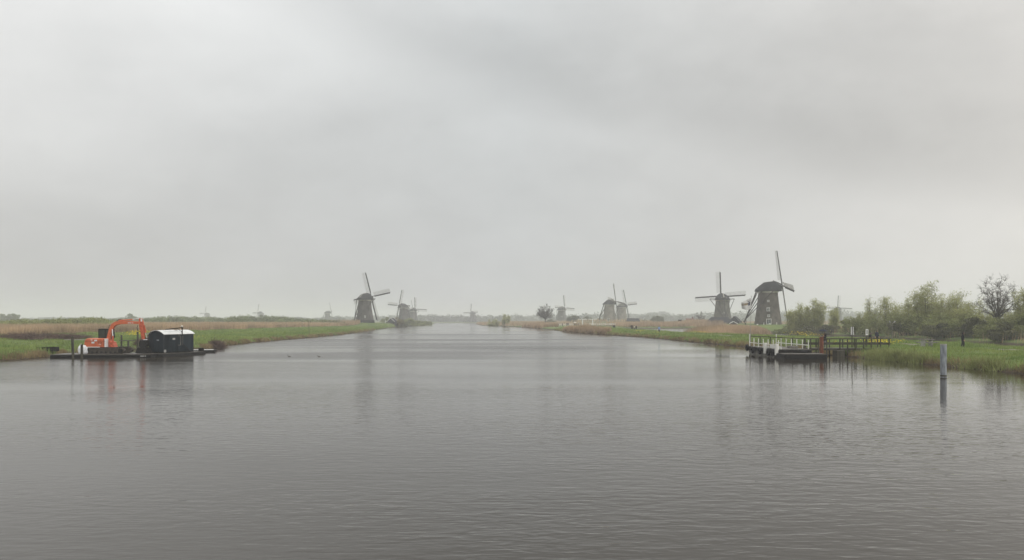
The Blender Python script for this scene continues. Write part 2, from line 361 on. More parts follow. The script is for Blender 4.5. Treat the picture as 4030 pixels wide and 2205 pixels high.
mr = N(t, 'ShaderNodeMapRange'); mr.inputs[1].default_value = 0.35; mr.inputs[2].default_value = 0.65; t.links.new(na.outputs['Fac'], mr.inputs[0]); t.links.new(mr.outputs[0], m1.inputs[0])
m2 = N(t, 'ShaderNodeMix', data_type='RGBA'); m2.inputs[7].default_value = (0.13, 0.105, 0.06, 1); t.links.new(m1.outputs[2], m2.inputs[6])
mr2 = N(t, 'ShaderNodeMapRange'); mr2.inputs[1].default_value = 0.5; mr2.inputs[2].default_value = 0.75; mr2.inputs[4].default_value = 0.6; t.links.new(nb.outputs['Fac'], mr2.inputs[0]); t.links.new(mr2.outputs[0], m2.inputs[0])
m3 = N(t, 'ShaderNodeMix', data_type='RGBA'); m3.inputs[6].default_value = (0.06, 0.046, 0.03, 1); t.links.new(m2.outputs[2], m3.inputs[7])   # bare wet peat at the waterline
zz = math_n(t, 'MULTIPLY_ADD', nb.outputs['Fac'], 0.5, sp.outputs[2])
mr3 = N(t, 'ShaderNodeMapRange'); mr3.inputs[1].default_value = 0.4; mr3.inputs[2].default_value = 0.75; t.links.new(zz, mr3.inputs[0]); t.links.new(mr3.outputs[0], m3.inputs[0])
t.links.new(m3.outputs[2], b_.inputs['Base Color'])
bp = N(t, 'ShaderNodeBump'); bp.inputs['Distance'].default_value = 0.25; bp.inputs['Strength'].default_value = 0.8; t.links.new(nb.outputs['Fac'], bp.inputs['Height']); t.links.new(bp.outputs[0], b_.inputs['Normal'])
t.links.new(b_.outputs[0], o_.inputs[0])
ground = np_obj('ground', np.stack([GX.ravel(), GY.ravel(), GZ], 1), F, gm, smooth=True); tag(ground, kind='structure')

# water: murky body, Fresnel reflection of the sky, wind ripples
wm = bpy.data.materials.new('canal water'); wm.use_nodes = True; t = wm.node_tree; t.nodes.clear()
o_ = N(t, 'ShaderNodeOutputMaterial'); b_ = N(t, 'ShaderNodeBsdfPrincipled')
b_.inputs['Base Color'].default_value = (0.033, 0.027, 0.019, 1);  b_.inputs['IOR'].default_value = 1.333
geo = N(t, 'ShaderNodeNewGeometry'); pos = geo.outputs['Position']; sp = N(t, 'ShaderNodeSeparateXYZ'); t.links.new(pos, sp.inputs[0])
def wnoise(scale, rotz, sc, detail, dist=0.0):
    mp = N(t, 'ShaderNodeMapping'); mp.inputs['Rotation'].default_value = (0, 0, rotz); mp.inputs['Scale'].default_value = sc; t.links.new(pos, mp.inputs[0])
    n = N(t, 'ShaderNodeTexNoise'); n.inputs['Scale'].default_value = scale; n.inputs['Detail'].default_value = detail; n.inputs['Distortion'].default_value = dist
    t.links.new(mp.outputs[0], n.inputs['Vector']); return n.outputs['Fac']
w1 = wnoise(1.0, R(8), (1.0, 3.5, 1), 2.0, 0.6)
w2 = wnoise(1.0, R(-9), (1.6, 5.5, 1), 1.0, 0.3)
w3 = wnoise(1.0, R(3), (0.16, 0.5, 1), 2.0)
patch = wnoise(1.0, R(5), (0.018, 0.045, 1), 3.0, 0.5)
pr = N(t, 'ShaderNodeMapRange'); pr.inputs[1].default_value = 0.42; pr.inputs[2].default_value = 0.60; pr.inputs[3].default_value = 0.25; pr.inputs[4].default_value = 1.2; t.links.new(patch, pr.inputs[0])
# sheltered water in the lee of the right bank
sx_ = N(t, 'ShaderNodeMapRange', interpolation_type='SMOOTHSTEP'); sx_.inputs[1].default_value = 9; sx_.inputs[2].default_value = 27; t.links.new(sp.outputs[0], sx_.inputs[0])
sy_ = N(t, 'ShaderNodeMapRange', interpolation_type='SMOOTHSTEP'); sy_.inputs[1].default_value = 110; sy_.inputs[2].default_value = 165; sy_.inputs[3].default_value = 1.0; sy_.inputs[4].default_value = 0.0; t.links.new(sp.outputs[1], sy_.inputs[0])
calm = math_n(t, 'MULTIPLY', sx_.outputs[0], sy_.outputs[0])
sh = N(t, 'ShaderNodeMapRange'); sh.inputs[3].default_value = 1.0; sh.inputs[4].default_value = 0.42; t.links.new(calm, sh.inputs[0])
ro = N(t, 'ShaderNodeMapRange'); ro.inputs[4].default_value = 0.02; t.links.new(calm, ro.inputs[0]); far_ = N(t, 'ShaderNodeMapRange', interpolation_type='SMOOTHSTEP'); far_.inputs[1].default_value = 12; far_.inputs[2].default_value = 105; far_.inputs[3].default_value = 0.06; far_.inputs[4].default_value = 0.21; t.links.new(sp.outputs[1], far_.inputs[0])
fa2 = N(t, 'ShaderNodeMapRange', interpolation_type='SMOOTHSTEP'); fa2.inputs[1].default_value = 120; fa2.inputs[2].default_value = 350; fa2.inputs[3].default_value = 1.0; fa2.inputs[4].default_value = 0.6; t.links.new(sp.outputs[1], fa2.inputs[0])
gust = N(t, 'ShaderNodeMapRange'); gust.inputs[1].default_value = 0.40; gust.inputs[2].default_value = 0.62; gust.inputs[3].default_value = 0.6; gust.inputs[4].default_value = 1.35
t.links.new(wnoise(1.0, R(-6), (0.011, 0.05, 1), 4.0, 0.8), gust.inputs[0])          # gusts roughen the surface in long patches
t.links.new(math_n(t, 'MULTIPLY', math_n(t, 'MULTIPLY', far_.outputs[0], fa2.outputs[0]), gust.outputs[0]), ro.inputs[3]); t.links.new(ro.outputs[0], b_.inputs['Roughness'])
amp = math_n(t, 'MULTIPLY', pr.outputs[0], sh.outputs[0])
w4 = wnoise(1.0, R(20), (1.9, 2.6, 1), 2.0, 0.4)
h = math_n(t, 'MULTIPLY_ADD', w2, 0.35, w1)
h = math_n(t, 'MULTIPLY_ADD', w3, 0.6, h)
h = math_n(t, 'MULTIPLY_ADD', w4, 0.8, h)
h = math_n(t, 'MULTIPLY', h, amp)
bp = N(t, 'ShaderNodeBump'); bp.inputs['Distance'].default_value = 0.023; bp.inputs['Strength'].default_value = 1.0
t.links.new(h, bp.inputs['Height']); t.links.new(bp.outputs[0], b_.inputs['Normal']); t.links.new(b_.outputs[0], o_.inputs[0])
water = MB().add([(-4000, -200, 0), (4000, -200, 0), (4000, 4000, 0), (-4000, 4000, 0)], [(0, 1, 2, 3)]).build('water', wm); tag(water, kind='structure')

# gravel path on the right bank
PATH = np.array([(45, 56), (60, 55), (90, 52.5), (150, 46), (203, 39.5), (261, 41), (330, 36), (392, 32), (420, 31)], float)
py_ = np.arange(45, 420, 1.5); pxs = np.interp(py_, PATH[:, 0], PATH[:, 1]); pxs = np.convolve(np.pad(pxs, 6, mode='edge'), np.ones(13) / 13, 'valid')
V = []; 
for off in (-0.8, 0, 0.8):
    xx = pxs + off; V.append(np.stack([xx, py_, ground_z(xx, py_) + 0.03 + (0.03 if off == 0 else 0)], 1))
n = len(py_); V = np.concatenate(V); I = np.arange(n - 1)
F = np.concatenate([np.stack([I + k * n, I + (k + 1) * n, I + (k + 1) * n + 1, I + k * n + 1], 1) for k in (0, 1)])
tag(np_obj('path', V, F, M['gravel'], smooth=True), kind='structure')

# ------------------------------------------------------------------ haze
hz = MB().box((0, 1900, 21), (8400, 4600, 50)).build('haze', None); tag(hz, kind='stuff')
hm = bpy.data.materials.new('mist'); hm.use_nodes = True; t = hm.node_tree; t.nodes.clear()
o_ = N(t, 'ShaderNodeOutputMaterial'); pv = N(t, 'ShaderNodeVolumePrincipled'); pv.inputs['Color'].default_value = (0.98, 0.985, 0.99, 1); pv.inputs['Density'].default_value = 0.0006
t.links.new(pv.outputs[0], o_.inputs['Volume']); hz.data.materials.append(hm)
hz['label'] = 'pale even mist over the whole polder'

# ------------------------------------------------------------------ windmills
def lathe_obj(prof, n, rot=0): return MB().lathe(prof, n, rot=rot)
_mill_mesh = {}
def cap_mesh():
    mb = MB()
    xs = [-4.75, -4.6, -3.2, -1.7, 0.3, 2.4, 2.9, 3.9, 4.7]
    hs = [1.0, 1.25, 2.4, 3.55, 3.82, 4.1, 3.95, 3.2, 2.5]
    ws = [2.3, 2.6, 3.5, 3.95, 4.05, 3.9, 3.75, 3.2, 2.6]
    rings = []
    for x, hh, w in zip(xs, hs, ws):
        ring = []
        for k in range(15):
            a = math.pi * k / 14; c = math.cos(a); s = math.sin(a)
            ring.append((x, w * math.copysign(abs(c) ** 1.25, c), hh * abs(s) ** 1.3))
        rings.append(ring)
    mb.loft(rings); return mb
def sail_parts(L=14.3):
    st = MB().beam((0, 0, 0.0), (0, 0, L), 0.36, 0.40, 0.22, 0.24, up=(1, 0, 0))
    wb = MB().box((-0.02, -0.38, L * 0.56), (0.07, 0.52, L * 0.82))
    lat = MB()
    z0 = L * 0.17; nbar = 30
    for i in range(nbar + 1):
        z = z0 + (L * 0.985 - z0) * i / nbar; tw = R(20 - 16 * i / nbar)
        lat.beam((0.0, 0.12, z), (-2.15 * math.sin(tw), 2.2 * math.cos(tw), z), 0.055, 0.06)
    for q in (0.36, 0.68, 0.99):
        pts = []
        for i in range(7):
            f = i / 6; z = z0 + (L * 0.985 - z0) * f; tw = R(20 - 16 * f)
            pts.append((-2.15 * q * math.sin(tw) - 0.04, 2.2 * q * math.cos(tw), z))
        for a, b in zip(pts[:-1], pts[1:]): lat.beam(a, b, 0.06, 0.06)
    return st, wb, lat
def shared(key, maker, name, mat, parent, smooth=False):
    k = (key, mat.name)
    if k not in _mill_mesh:
        o = maker().build(name, mat, parent, smooth=smooth); _mill_mesh[k] = o.data; return o
    return link(bpy.data.objects.new(name, _mill_mesh[k]), parent)
HUBZ, HUBX, TILT = 15.3, 5.6, R(11)
def windmill(m):
    root = empty('windmill', (m['x'], m['y'], m['zb'] - 0.15), R(m['a']))
    tag(root, m['label'], 'windmill', 'windmills of the polder')
    a = R(m['a']); st = m['style']
    bodym = {'brick': M['brick_dark'], 'pale': M['brick_pale'], 'thatch': M['thatch_body'], 'thatch_grey': M['thatch_grey']}[st]
    if st in ('brick', 'pale'):
        shared('body_r', lambda: lathe_obj([(5.35, -0.6), (5.25, 0.2), (4.95, 2.2), (4.55, 5.0), (4.15, 8.2), (3.85, 11.0), (3.68, 12.6), (3.66, 13.0)], 36), 'tower', bodym, root, True)
    else:
        shared('body_o', lambda: lathe_obj([(5.7, -0.6), (5.55, 0.5), (5.2, 2.2), (4.6, 5.2), (4.1, 8.5), (3.8, 11.2), (3.7, 12.6), (3.75, 13.0)], 8, R(22.5)), 'tower', bodym, root)
        shared('skirt', lambda: lathe_obj([(5.9, -0.6), (5.72, 0.9), (5.6, 1.6), (5.45, 1.62), (5.3, 1.2)], 8, R(22.5)), 'base_skirt', M['tar'], root)
    shared('band', lambda: lathe_obj([(3.7, 12.62), (3.86, 12.66), (3.88, 13.12), (3.7, 13.18)], 30), 'cap_ring', M['cream'], root, True)
    cap = shared('cap', cap_mesh, 'cap', M['thatch_cap'], root, True); cap.location.z = 13.2
    tb = MB()                                                          # front storm boards with white edge
    tb.box((4.78, 0, 1.15), (0.08, 4.3, 2.2))
    fb = shared('front', lambda: tb, 'front_boards', M['tar'], cap)
    def edge():
        e = MB()
        e.beam((4.86, -2.3, 0.1), (4.86, -1.5, 2.2), 0.14, 0.22); e.beam((4.86, 2.3, 0.1), (4.86, 1.5, 2.2), 0.14, 0.22); e.beam((4.86, -1.5, 2.25), (4.86, 1.5, 2.25), 0.14, 0.22)
        e.beam((-4.6, 0, 1.3), (-1.7, 0, 3.6), 0.28, 0.1); e.beam((-1.7, 0, 3.6), (2.5, 0, 4.14), 0.28, 0.1); e.beam((2.5, 0, 4.14), (4.7, 0, 2.55), 0.3, 0.14)
        return e
    shared('edge', edge, 'white_trim', M['white'] if m['D'] < 320 else M['cream'], cap)
    if m['D'] < 1000:
        for sy in (-1, 1):
            w = MB().box((-4.55, sy * 1.1, 0.75), (0.12, 0.75, 0.75)).build('cap_window', M['cream'], cap)
            MB().box((-4.62, sy * 1.1, 0.75), (0.06, 0.5, 0.5)).build('pane', M['glass'], w)
    # windshaft and four sails
    hub = empty('windshaft', (HUBX, 0, HUBZ), 0, root); hub.rotation_euler = (0, -TILT, 0)
    sh_ = MB().tube((-2.2, 0, 0), (0.5, 0, 0), 0.33, 0.3, 12); sh_.box((0.1, 0, 0), (0.62, 0.75, 0.75))
    bpy.data.objects.remove(hub)
    hub = sh_.build('windshaft', M['timber_grey'], root); hub.location = (HUBX, 0, HUBZ); hub.rotation_euler = (0, -TILT, 0)
    sst, swb, slat = sail_parts() if 'sail' not in _mill_mesh else (None, None, None)
    for k in range(4):
        ang = R(m['rot'] + 90 * k)
        if 'sail' not in _mill_mesh:
            s_ = sst.build('sail', M['timber'], root); a_ = swb.build('wind_board', M['timber'], s_); b2 = slat.build('sail_lattice', M['lath'], s_)
            _mill_mesh['sail'] = (s_.data, a_.data, b2.data)
        else:
            d = _mill_mesh['sail']; s_ = link(bpy.data.objects.new('sail', d[0]), root)
            link(bpy.data.objects.new('wind_board', d[1]), s_); link(bpy.data.objects.new('sail_lattice', d[2]), s_)
        off = 0.16 if k % 2 else -0.2
        mat_ = Matrix.Translation((HUBX, 0, HUBZ)) @ Matrix.Rotation(-TILT, 4, 'Y') @ Matrix.Rotation(ang, 4, 'X') @ Matrix.Translation((0.1 + off, 0, 0))
        s_.matrix_local = mat_
    # tail work
    shared('cross', lambda: MB().beam((0.9, -6.9, 13.75), (0.9, 6.9, 13.75), 0.3, 0.34), 'cross_beam', M['timber'], root)
    shared('cross2', lambda: MB().beam((-3.0, -3.9, 13.7), (-3.0, 3.9, 13.7), 0.26, 0.3), 'cross_beam', M['timber'], root)
    shared('tail', lambda: MB().beam((-4.2, 0, 14.1), (-9.0, 0, 1.3), 0.34, 0.45, 0.4, 0.5), 'tail_pole', M['timber'], root)
    for sy in (-1, 1):
        shared(('br', sy), lambda: MB().beam((0.9, sy * 6.7, 13.7), (-8.5, sy * 0.25, 2.4), 0.22, 0.26), 'brace', M['timber'], root)
        shared(('br2', sy), lambda: MB().beam((-3.0, sy * 3.7, 13.6), (-7.9, sy * 0.25, 4.2), 0.2, 0.24), 'brace', M['timber'], root)
    def caps():
        c = MB(); c.tube((-9.2, -0.7, 1.3), (-9.2, 0.7, 1.3), 0.22, 0.22, 10)
        for q in range(4):
            an = math.pi * q / 4; c.beam((-9.2 + 1.1 * math.cos(an), 0.6, 1.3 + 1.1 * math.sin(an)), (-9.2 - 1.1 * math.cos(an), 0.6, 1.3 - 1.1 * math.sin(an)), 0.1, 0.1)
        c.torus((-9.2, 0.6, 1.3), 1.05, 0.06, 'Y', 16, 5)
        c.beam((-9.1, 0, 1.3), (-8.6, -0.5, 0.0), 0.18); c.beam((-9.1, 0, 1.3), (-8.6, 0.5, 0.0), 0.18); return c
    shared('capst', caps, 'capstan', M['timber'], root)
    # openings on the side towards the viewer
    to_cam = math.atan2(-m['y'], -m['x'])
    def opening(name, ang_off, z, w, hgt, frame=M['white'], glass=True, rfun=None):
        la = to_cam - a + ang_off
        r_ = np.interp(z, [-0.6, 0.2, 2.2, 5.0, 8.2, 11, 13], [5.35, 5.25, 4.95, 4.55, 4.15, 3.85, 3.66] if st in ('brick', 'pale') else [5.72, 5.72, 5.5, 4.75, 4.2, 3.85, 3.75])
        c = Vector((math.cos(la) * r_, math.sin(la) * r_, z)); f = MB()
        for sx in (-1, 1): f.box((0, sx * (w / 2 - 0.06), 0), (0.34, 0.14, hgt))
        f.box((0, 0, hgt / 2 - 0.07), (0.34, w + 0.16, 0.16)); f.box((0, 0, -hgt / 2 + 0.05), (0.40, w + 0.16, 0.12)); f.box((0.02, 0, 0), (0.24, 0.09, hgt - 0.1))
        fo = f.build(name, frame, root); fo.location = c; fo.rotation_euler = (0, R(-5), la)
        g_ = MB().box((0.06, 0, 0), (0.1, w - 0.2, hgt - 0.15)).build('pane', M['glass'], fo)
        return fo
    if m['key'] == 'near':
        d_ = opening('door', 0.06, 1.25, 1.75, 2.1); opening('window', 0.05, 3.5, 0.85, 0.85); opening('window', 0.02, 6.0, 1.15, 1.35); opening('window', 0.02, 9.3, 0.75, 0.75)
    elif m['key'] == 'left':
        opening('window', 0.0, 3.6, 0.8, 1.1)
    elif m['key'] == 'pair_near':
        opening('window', -0.12, 1.6, 1.7, 1.9)
    elif m['key'] in ('barn', 'tree', 'pair_far'):
        opening('window', 0.15, 6.0, 0.7, 0.8, M['cream'])
    return root
for m in MILLS: windmill(m)

# ------------------------------------------------------------------ vegetation
def tubes_np(P0, P1, R0, R1, n=4):
    P0 = np.asarray(P0, float); P1 = np.asarray(P1, float); R0 = np.asarray(R0, float)[:, None]; R1 = np.asarray(R1, float)[:, None]
    d = P1 - P0; d /= np.linalg.norm(d, axis=1, keepdims=True) + 1e-9
    up = np.where(np.abs(d[:, 2:3]) > 0.9, np.array([[1.0, 0, 0]]), np.array([[0, 0, 1.0]]))
    x = np.cross(d, up); x /= np.linalg.norm(x, axis=1, keepdims=True) + 1e-9; y = np.cross(x, d)
    V = np.zeros((len(P0), 2 * n, 3))
    for k in range(n):
        c, s = math.cos(2 * math.pi * k / n), math.sin(2 * math.pi * k / n)
        V[:, k] = P0 + (x * c + y * s) * R0; V[:, n + k] = P1 + (x * c + y * s) * R1
    base = (np.arange(len(P0)) * 2 * n)[:, None]
    F = np.concatenate([base + np.array([[k, (k + 1) % n, (k + 1) % n + n, k + n]]) for k in range(n)])
    return V.reshape(-1, 3), F
def skeleton(rg, h, levels=4, kids=(3, 5), up=0.5, spread=0.6, trunk=0.3, r0=None, shrink=0.66, jit=0.16):
    segs = []; tips = []
    r0 = r0 or h * 0.02
    def branch(p, d, L, r, lev):
        n = 3; q = p
        for i in range(n):
            d = d + rg.normal(0, jit, 3) + np.array([0, 0, up * 0.12]); d /= np.linalg.norm(d)
            q2 = q + d * L / n; ra = r * (1 - 0.45 * i / n); rb = r * (1 - 0.45 * (i + 1) / n)
            segs.append((q, q2, ra, rb)); q = q2
            if lev > 0 and i >= 1 and lev < levels:
                side(q, d, L * shrink, rb * 0.6, lev - 1)
            if lev <= 1: tips.append((q, d, lev))
        if lev > 0:
            k_ = rg.integers(*kids); a0 = rg.uniform(0, 6.28)
            for j in range(k_): side(q, d, L * shrink * rg.uniform(0.8, 1.15), r * 0.6, lev - 1, a0 + 6.283 * j / k_)
        else: tips.append((q, d, lev))
    def side(p, d, L, r, lev, az=None):
        az = rg.uniform(0, 6.28) if az is None else az + rg.normal(0, 0.25)
        v = np.array([math.cos(az), math.sin(az), 0.0]); v -= d * v.dot(d); v /= np.linalg.norm(v) + 1e-9
        nd = d * (1 - spread * 0.5) + v * spread * rg.uniform(0.6, 1.1) + np.array([0, 0, up * 0.25]); nd /= np.linalg.norm(nd)
        branch(p, nd, L, r, lev)
    branch(np.zeros(3), np.array([0, 0, 1.0]), h * trunk, r0, levels)
    return segs, tips
def leaves_at(rg, P, size, flat=0.4):
    n = len(P); a = rg.normal(0, 1, (n, 3)); a /= np.linalg.norm(a, axis=1, keepdims=True)
    b = np.cross(a, rg.normal(0, 1, (n, 3))); b /= np.linalg.norm(b, axis=1, keepdims=True) + 1e-9
    s = size * rg.uniform(0.6, 1.4, (n, 1))
    V = np.stack([P - a * s, P + b * s * 0.55, P + a * s, P - b * s * 0.55], 1).reshape(-1, 3)
    F = np.arange(4 * n).reshape(n, 4)
    return V, F
def tree(name, label, x, y, h, w, mat, bark='bark', seed=0, nleaf=9000, leaf=0.16, levels=4, trunk=0.3, up=0.6, spread=0.6, group=None, zoff=0.0, cat='tree', stems=1, spray=0.35, kids=(3, 5)):
    rg = np.random.default_rng(seed); z = gz(x, y) + zoff
    root = empty(name, (x, y, z - 0.1)); tag(root, label, cat, group)
    S = []; T = []
    for s in range(stems):
        sg, tp = skeleton(rg, h, levels, kids, up, spread, trunk, r0=h * 0.02 / math.sqrt(stems))
        if stems > 1:
            off = np.array([rg.normal(0, w * 0.17), rg.normal(0, w * 0.17), 0]); ln = off * 0.10
            sc = rg.uniform(0.75, 1.0)
            sg = [(p * sc + off + ln * p[2], q * sc + off + ln * q[2], a * sc, b * sc) for p, q, a, b in sg]; tp = [(p * sc + off + ln * p[2], d, l) for p, d, l in tp]
        S += sg; T += tp
    P0 = np.array([s[0] for s in S]); P1 = np.array([s[1] for s in S]); TP = np.array([t_[0] for t_ in T])
    if stems == 1: TP[:, :2] -= 0
    hi = np.percentile(TP[:, 2], 99.5); rad = np.percentile(np.hypot(TP[:, 0], TP[:, 1]), 95)
    sc = np.array([w / 2 / rad, w / 2 / rad, h / hi])
    P0 *= sc; P1 *= sc; TP *= sc
    V, F = tubes_np(P0, P1, np.maximum([s[2] for s in S], 0.012), np.maximum([s[3] for s in S], 0.010), 4)
    np_obj('trunk', V, F, M[bark], root)
    if nleaf:
        k = rg.integers(0, len(TP), nleaf); D_ = np.array([t_[1] for t_ in T])[k]
        P = TP[k] + rg.normal(0, spray, (nleaf, 3)) * np.array([1, 1, 0.9]) + D_ * rg.uniform(-0.3, 0.5, (nleaf, 1))
        P = P[P[:, 2] > 0.15]
        V, F = leaves_at(rg, P, leaf); np_obj('crown', V, F, M[mat], root)
    return root
def willow(name, label, x, y, h, w, mat, seed=0, nleaf=9000, leaf=0.14, group=None, stems=7, zoff=0.0, bark='bark', low=0.12, hmin=0.72):
    """many-stemmed feathery tree: upright stems, each with side shoots along its length, leaves along the shoots"""
    rg = np.random.default_rng(seed); z = gz(x, y) + zoff; root = empty(name, (x, y, z - 0.1)); tag(root, label, 'tree', group)
    P0, P1, A, B_, TP, TD = [], [], [], [], [], []
    def seg(p, q, a, b): P0.append(p); P1.append(q); A.append(a); B_.append(b)
    for s in range(stems):
        az = 6.283 * s / stems + rg.normal(0, 0.4); out_r = w * 0.40 * math.sqrt(rg.uniform(0.02, 1)); hh = h * rg.uniform(hmin, 1.0) * (1 - 0.28 * (out_r / (w * 0.4)) ** 2)
        p = np.array([math.cos(az) * out_r * 0.25, math.sin(az) * out_r * 0.25, 0.0]); top = np.array([math.cos(az) * out_r, math.sin(az) * out_r, hh]); n = 9; q0 = p
        for i in range(1, n + 1):
            f = i / n; q = p + (top - p) * np.array([f ** 0.7, f ** 0.7, f]) + rg.normal(0, 0.10, 3) * (1 - 0.4 * f); seg(q0, q, h * 0.011 * (1.05 - f * 0.9), h * 0.011 * (1.05 - (f + 1 / n) * 0.9)); q0 = q
            if f < low: continue
            for _ in range(rg.integers(2, 5)):
                a2 = rg.uniform(0, 6.283); L = h * rg.uniform(0.10, 0.24) * (1.05 - 0.55 * f); el = rg.uniform(0.35, 1.15)
                d = np.array([math.cos(a2) * math.cos(el), math.sin(a2) * math.cos(el), math.sin(el)]); b = q
                for j in range(3):
                    d = d + rg.normal(0, 0.12, 3); d /= np.linalg.norm(d); b2 = b + d * L / 3; seg(b, b2, 0.022 - 0.006 * j, 0.016 - 0.005 * j); b = b2; TP.append(b); TD.append(d)
                    if rg.uniform() < 0.6:
                        d3 = d + rg.normal(0, 0.45, 3); d3 /= np.linalg.norm(d3); seg(b, b + d3 * L * 0.4, 0.012, 0.008); TP.append(b + d3 * L * 0.35); TD.append(d3)
        TP.append(q0); TD.append(np.array([0, 0, 1.0]))
    V, F = tubes_np(P0, P1, np.maximum(A, 0.008), np.maximum(B_, 0.006), 4); np_obj('trunk', V, F, M[bark], root)
    TP = np.array(TP); TD = np.array(TD); k = rg.integers(0, len(TP), nleaf)
    dens = np.clip(1.15 - 0.85 * TP[k, 2] / h, 0.22, 1); k = k[rg.uniform(0, 1, nleaf) < dens]; n = len(k)
    P = TP[k] + rg.normal(0, 0.20 + 0.012 * h, (n, 3)) + TD[k] * rg.uniform(-0.5, 0.45, (n, 1)); P = P[P[:, 2] > 0.1]
    V, F = leaves_at(rg, P, leaf * 0.82); np_obj('crown', V, F, M[mat], root)
    return root
def round_tree(name, label, x, y, h, w, seed, nleaf, leaf, group=None, t0=0.2, limbs=18, bark='bark', mat='bud', twig=0.022, shoots=(3, 6), zoff=0.0):
    """leafless tree: one trunk, limbs fanning out to a rounded crown, forked twigs all along them"""
    rg = np.random.default_rng(seed); z = gz(x, y) + zoff; root = empty(name, (x, y, z - 0.1)); tag(root, label, 'tree', group)
    P0, P1, A, B_, TP = [], [], [], [], []
    def seg(p, q, a, b): P0.append(p); P1.append(q); A.append(a); B_.append(b)
    tp = np.array([0.0, 0, h * t0]); q0 = np.zeros(3)
    for i in range(1, 5):
        q = tp * i / 4 + rg.normal(0, 0.03 * h * 0.05, 3); seg(q0, q, h * 0.026 * (1.2 - 0.1 * i), h * 0.026 * (1.1 - 0.1 * i)); q0 = q
    tp = q0
    for s in range(limbs):
        cu = 1 - (s + 0.5) / limbs * 1.28; az = s * 2.39996 + rg.normal(0, 0.2); sn = math.sqrt(max(0, 1 - cu * cu)); rr_ = rg.uniform(0.86, 1.04)
        end = np.array([math.cos(az) * sn * w / 2 * rr_, math.sin(az) * sn * w / 2 * rr_, h * 0.58 + cu * h * 0.42 * rr_]); n = 7; q0 = tp; st = tp * rg.uniform(0.75, 1.0); q0 = st
        for i in range(1, n + 1):
            f = i / n; q = st + (end - st) * np.array([f ** 1.15, f ** 1.15, f ** 0.85]) + rg.normal(0, 0.022 * w, 3) * (0.4 + 0.6 * f); seg(q0, q, h * 0.010 * (1.08 - f), h * 0.010 * (1.08 - f - 0.9 / n)); d0 = (q - q0) / (np.linalg.norm(q - q0) + 1e-9); q0 = q
            if f < 0.3: continue
            for _ in range(rg.integers(*shoots)):
                d = d0 * 0.8 + rg.normal(0, 0.6, 3) + np.array([0, 0, 0.25]); d /= np.linalg.norm(d); L = w * rg.uniform(0.07, 0.15); b = q
                for j in range(3):
                    d = d + rg.normal(0, 0.25, 3); d /= np.linalg.norm(d); b2 = b + d * L / 3; seg(b, b2, twig * (1 - 0.2 * j), twig * (0.8 - 0.2 * j)); b = b2; TP.append(b)
                    d3 = d + rg.normal(0, 0.6, 3); d3 /= np.linalg.norm(d3); seg(b, b + d3 * L * 0.45, twig * 0.6, twig * 0.4); TP.append(b + d3 * L * 0.4)
    V, F = tubes_np(P0, P1, np.maximum(A, 0.012), np.maximum(B_, 0.008), 4); np_obj('trunk', V, F, M[bark], root)
    TP = np.array(TP); k = rg.integers(0, len(TP), nleaf); P = TP[k] + rg.normal(0, 0.16, (nleaf, 3)); V, F = leaves_at(rg, P, leaf); np_obj('crown', V, F, M[mat], root)
    return root
def shrub(name, label, x, y, h, w, mat, seed=0, n=4500, leaf=0.16, group=None, depth=None, stems=9, zoff=0.0, lump=0.5):
    """dense many-stemmed bush: leaf clumps through its volume, a few stems showing"""
    rg = np.random.default_rng(seed); z = gz(x, y) + zoff; depth = depth or w
    root = empty(name, (x, y, z - 0.05)); tag(root, label, 'bush', group)
    nc = 26; a = rg.uniform(0, 2 * np.pi, nc); rr = np.sqrt(rg.uniform(0, 1, nc)) * 0.42
    cz = rg.uniform(0.15, 0.85, nc) * (1 - (rr / 0.42) ** 2 * lump)
    C = np.stack([np.cos(a) * rr * w, np.sin(a) * rr * depth, cz * h], 1); cr = np.stack([np.full(nc, w * 0.15), np.full(nc, depth * 0.15), np.full(nc, h * 0.16)], 1) * rg.uniform(0.6, 1.25, (nc, 1))
    k = rg.integers(0, nc, n); d = rg.normal(0, 1, (n, 3)); d /= np.linalg.norm(d, axis=1, keepdims=True)
    P = C[k] + d * cr[k] * rg.uniform(0.4, 1.15, (n, 1)) ** 0.6
    P[:, 2] = np.abs(P[:, 2])
    V, F = leaves_at(rg, P, leaf); np_obj('crown', V, F, M[mat], root)
    e = C[rg.integers(0, nc, stems)]
    V, F = tubes_np(np.stack([e[:, 0] * 0.25, e[:, 1] * 0.25, np.zeros(stems)], 1), e + np.array([0, 0, h * 0.12]), np.full(stems, 0.05), np.full(stems, 0.015), 4)
    np_obj('stem', V, F, M['bark'], root)
    return root

def blades(rg, X, Y, hgt, wid, lean=0.35, zoff=-0.03):
    n = len(X); Z = np.maximum(ground_z(X, Y), -0.25) + zoff
    a = rg.uniform(0, 2 * np.pi, n); w = wid * rg.uniform(0.6, 1.3, n); hh = hgt * rg.uniform(0.55, 1.25, n)
    lx = rg.normal(0, lean, n) * hh; ly = rg.normal(0, lean, n) * hh
    B = np.stack([X, Y, Z], 1); dx = np.stack([np.cos(a) * w / 2, np.sin(a) * w / 2, np.zeros(n)], 1)
    V = np.stack([B - dx, B + dx, B + np.stack([lx, ly, hh], 1)], 1).reshape(-1, 3)
    return V, np.arange(3 * n).reshape(n, 3)
def sample(rg, n, x0, x1, y0, y1, dens_pow=1.0):
    """more blades near the viewer"""
    y = (y0 ** (1 - dens_pow) + rg.uniform(0, 1, n) * (y1 ** (1 - dens_pow) - y0 ** (1 - dens_pow))) ** (1 / (1 - dens_pow)) if dens_pow != 1 else y0 * (y1 / y0) ** rg.uniform(0, 1, n)
    return rg.uniform(x0, x1, n), y
def clumpy(x, y, s, ph=0.0): return 0.5 + 0.25 * np.sin(x * s + 1.7 * np.sin(y * s * 0.7 + ph)) + 0.25 * np.sin(y * s * 1.3 + 1.1 * np.sin(x * s * 0.8 + ph))

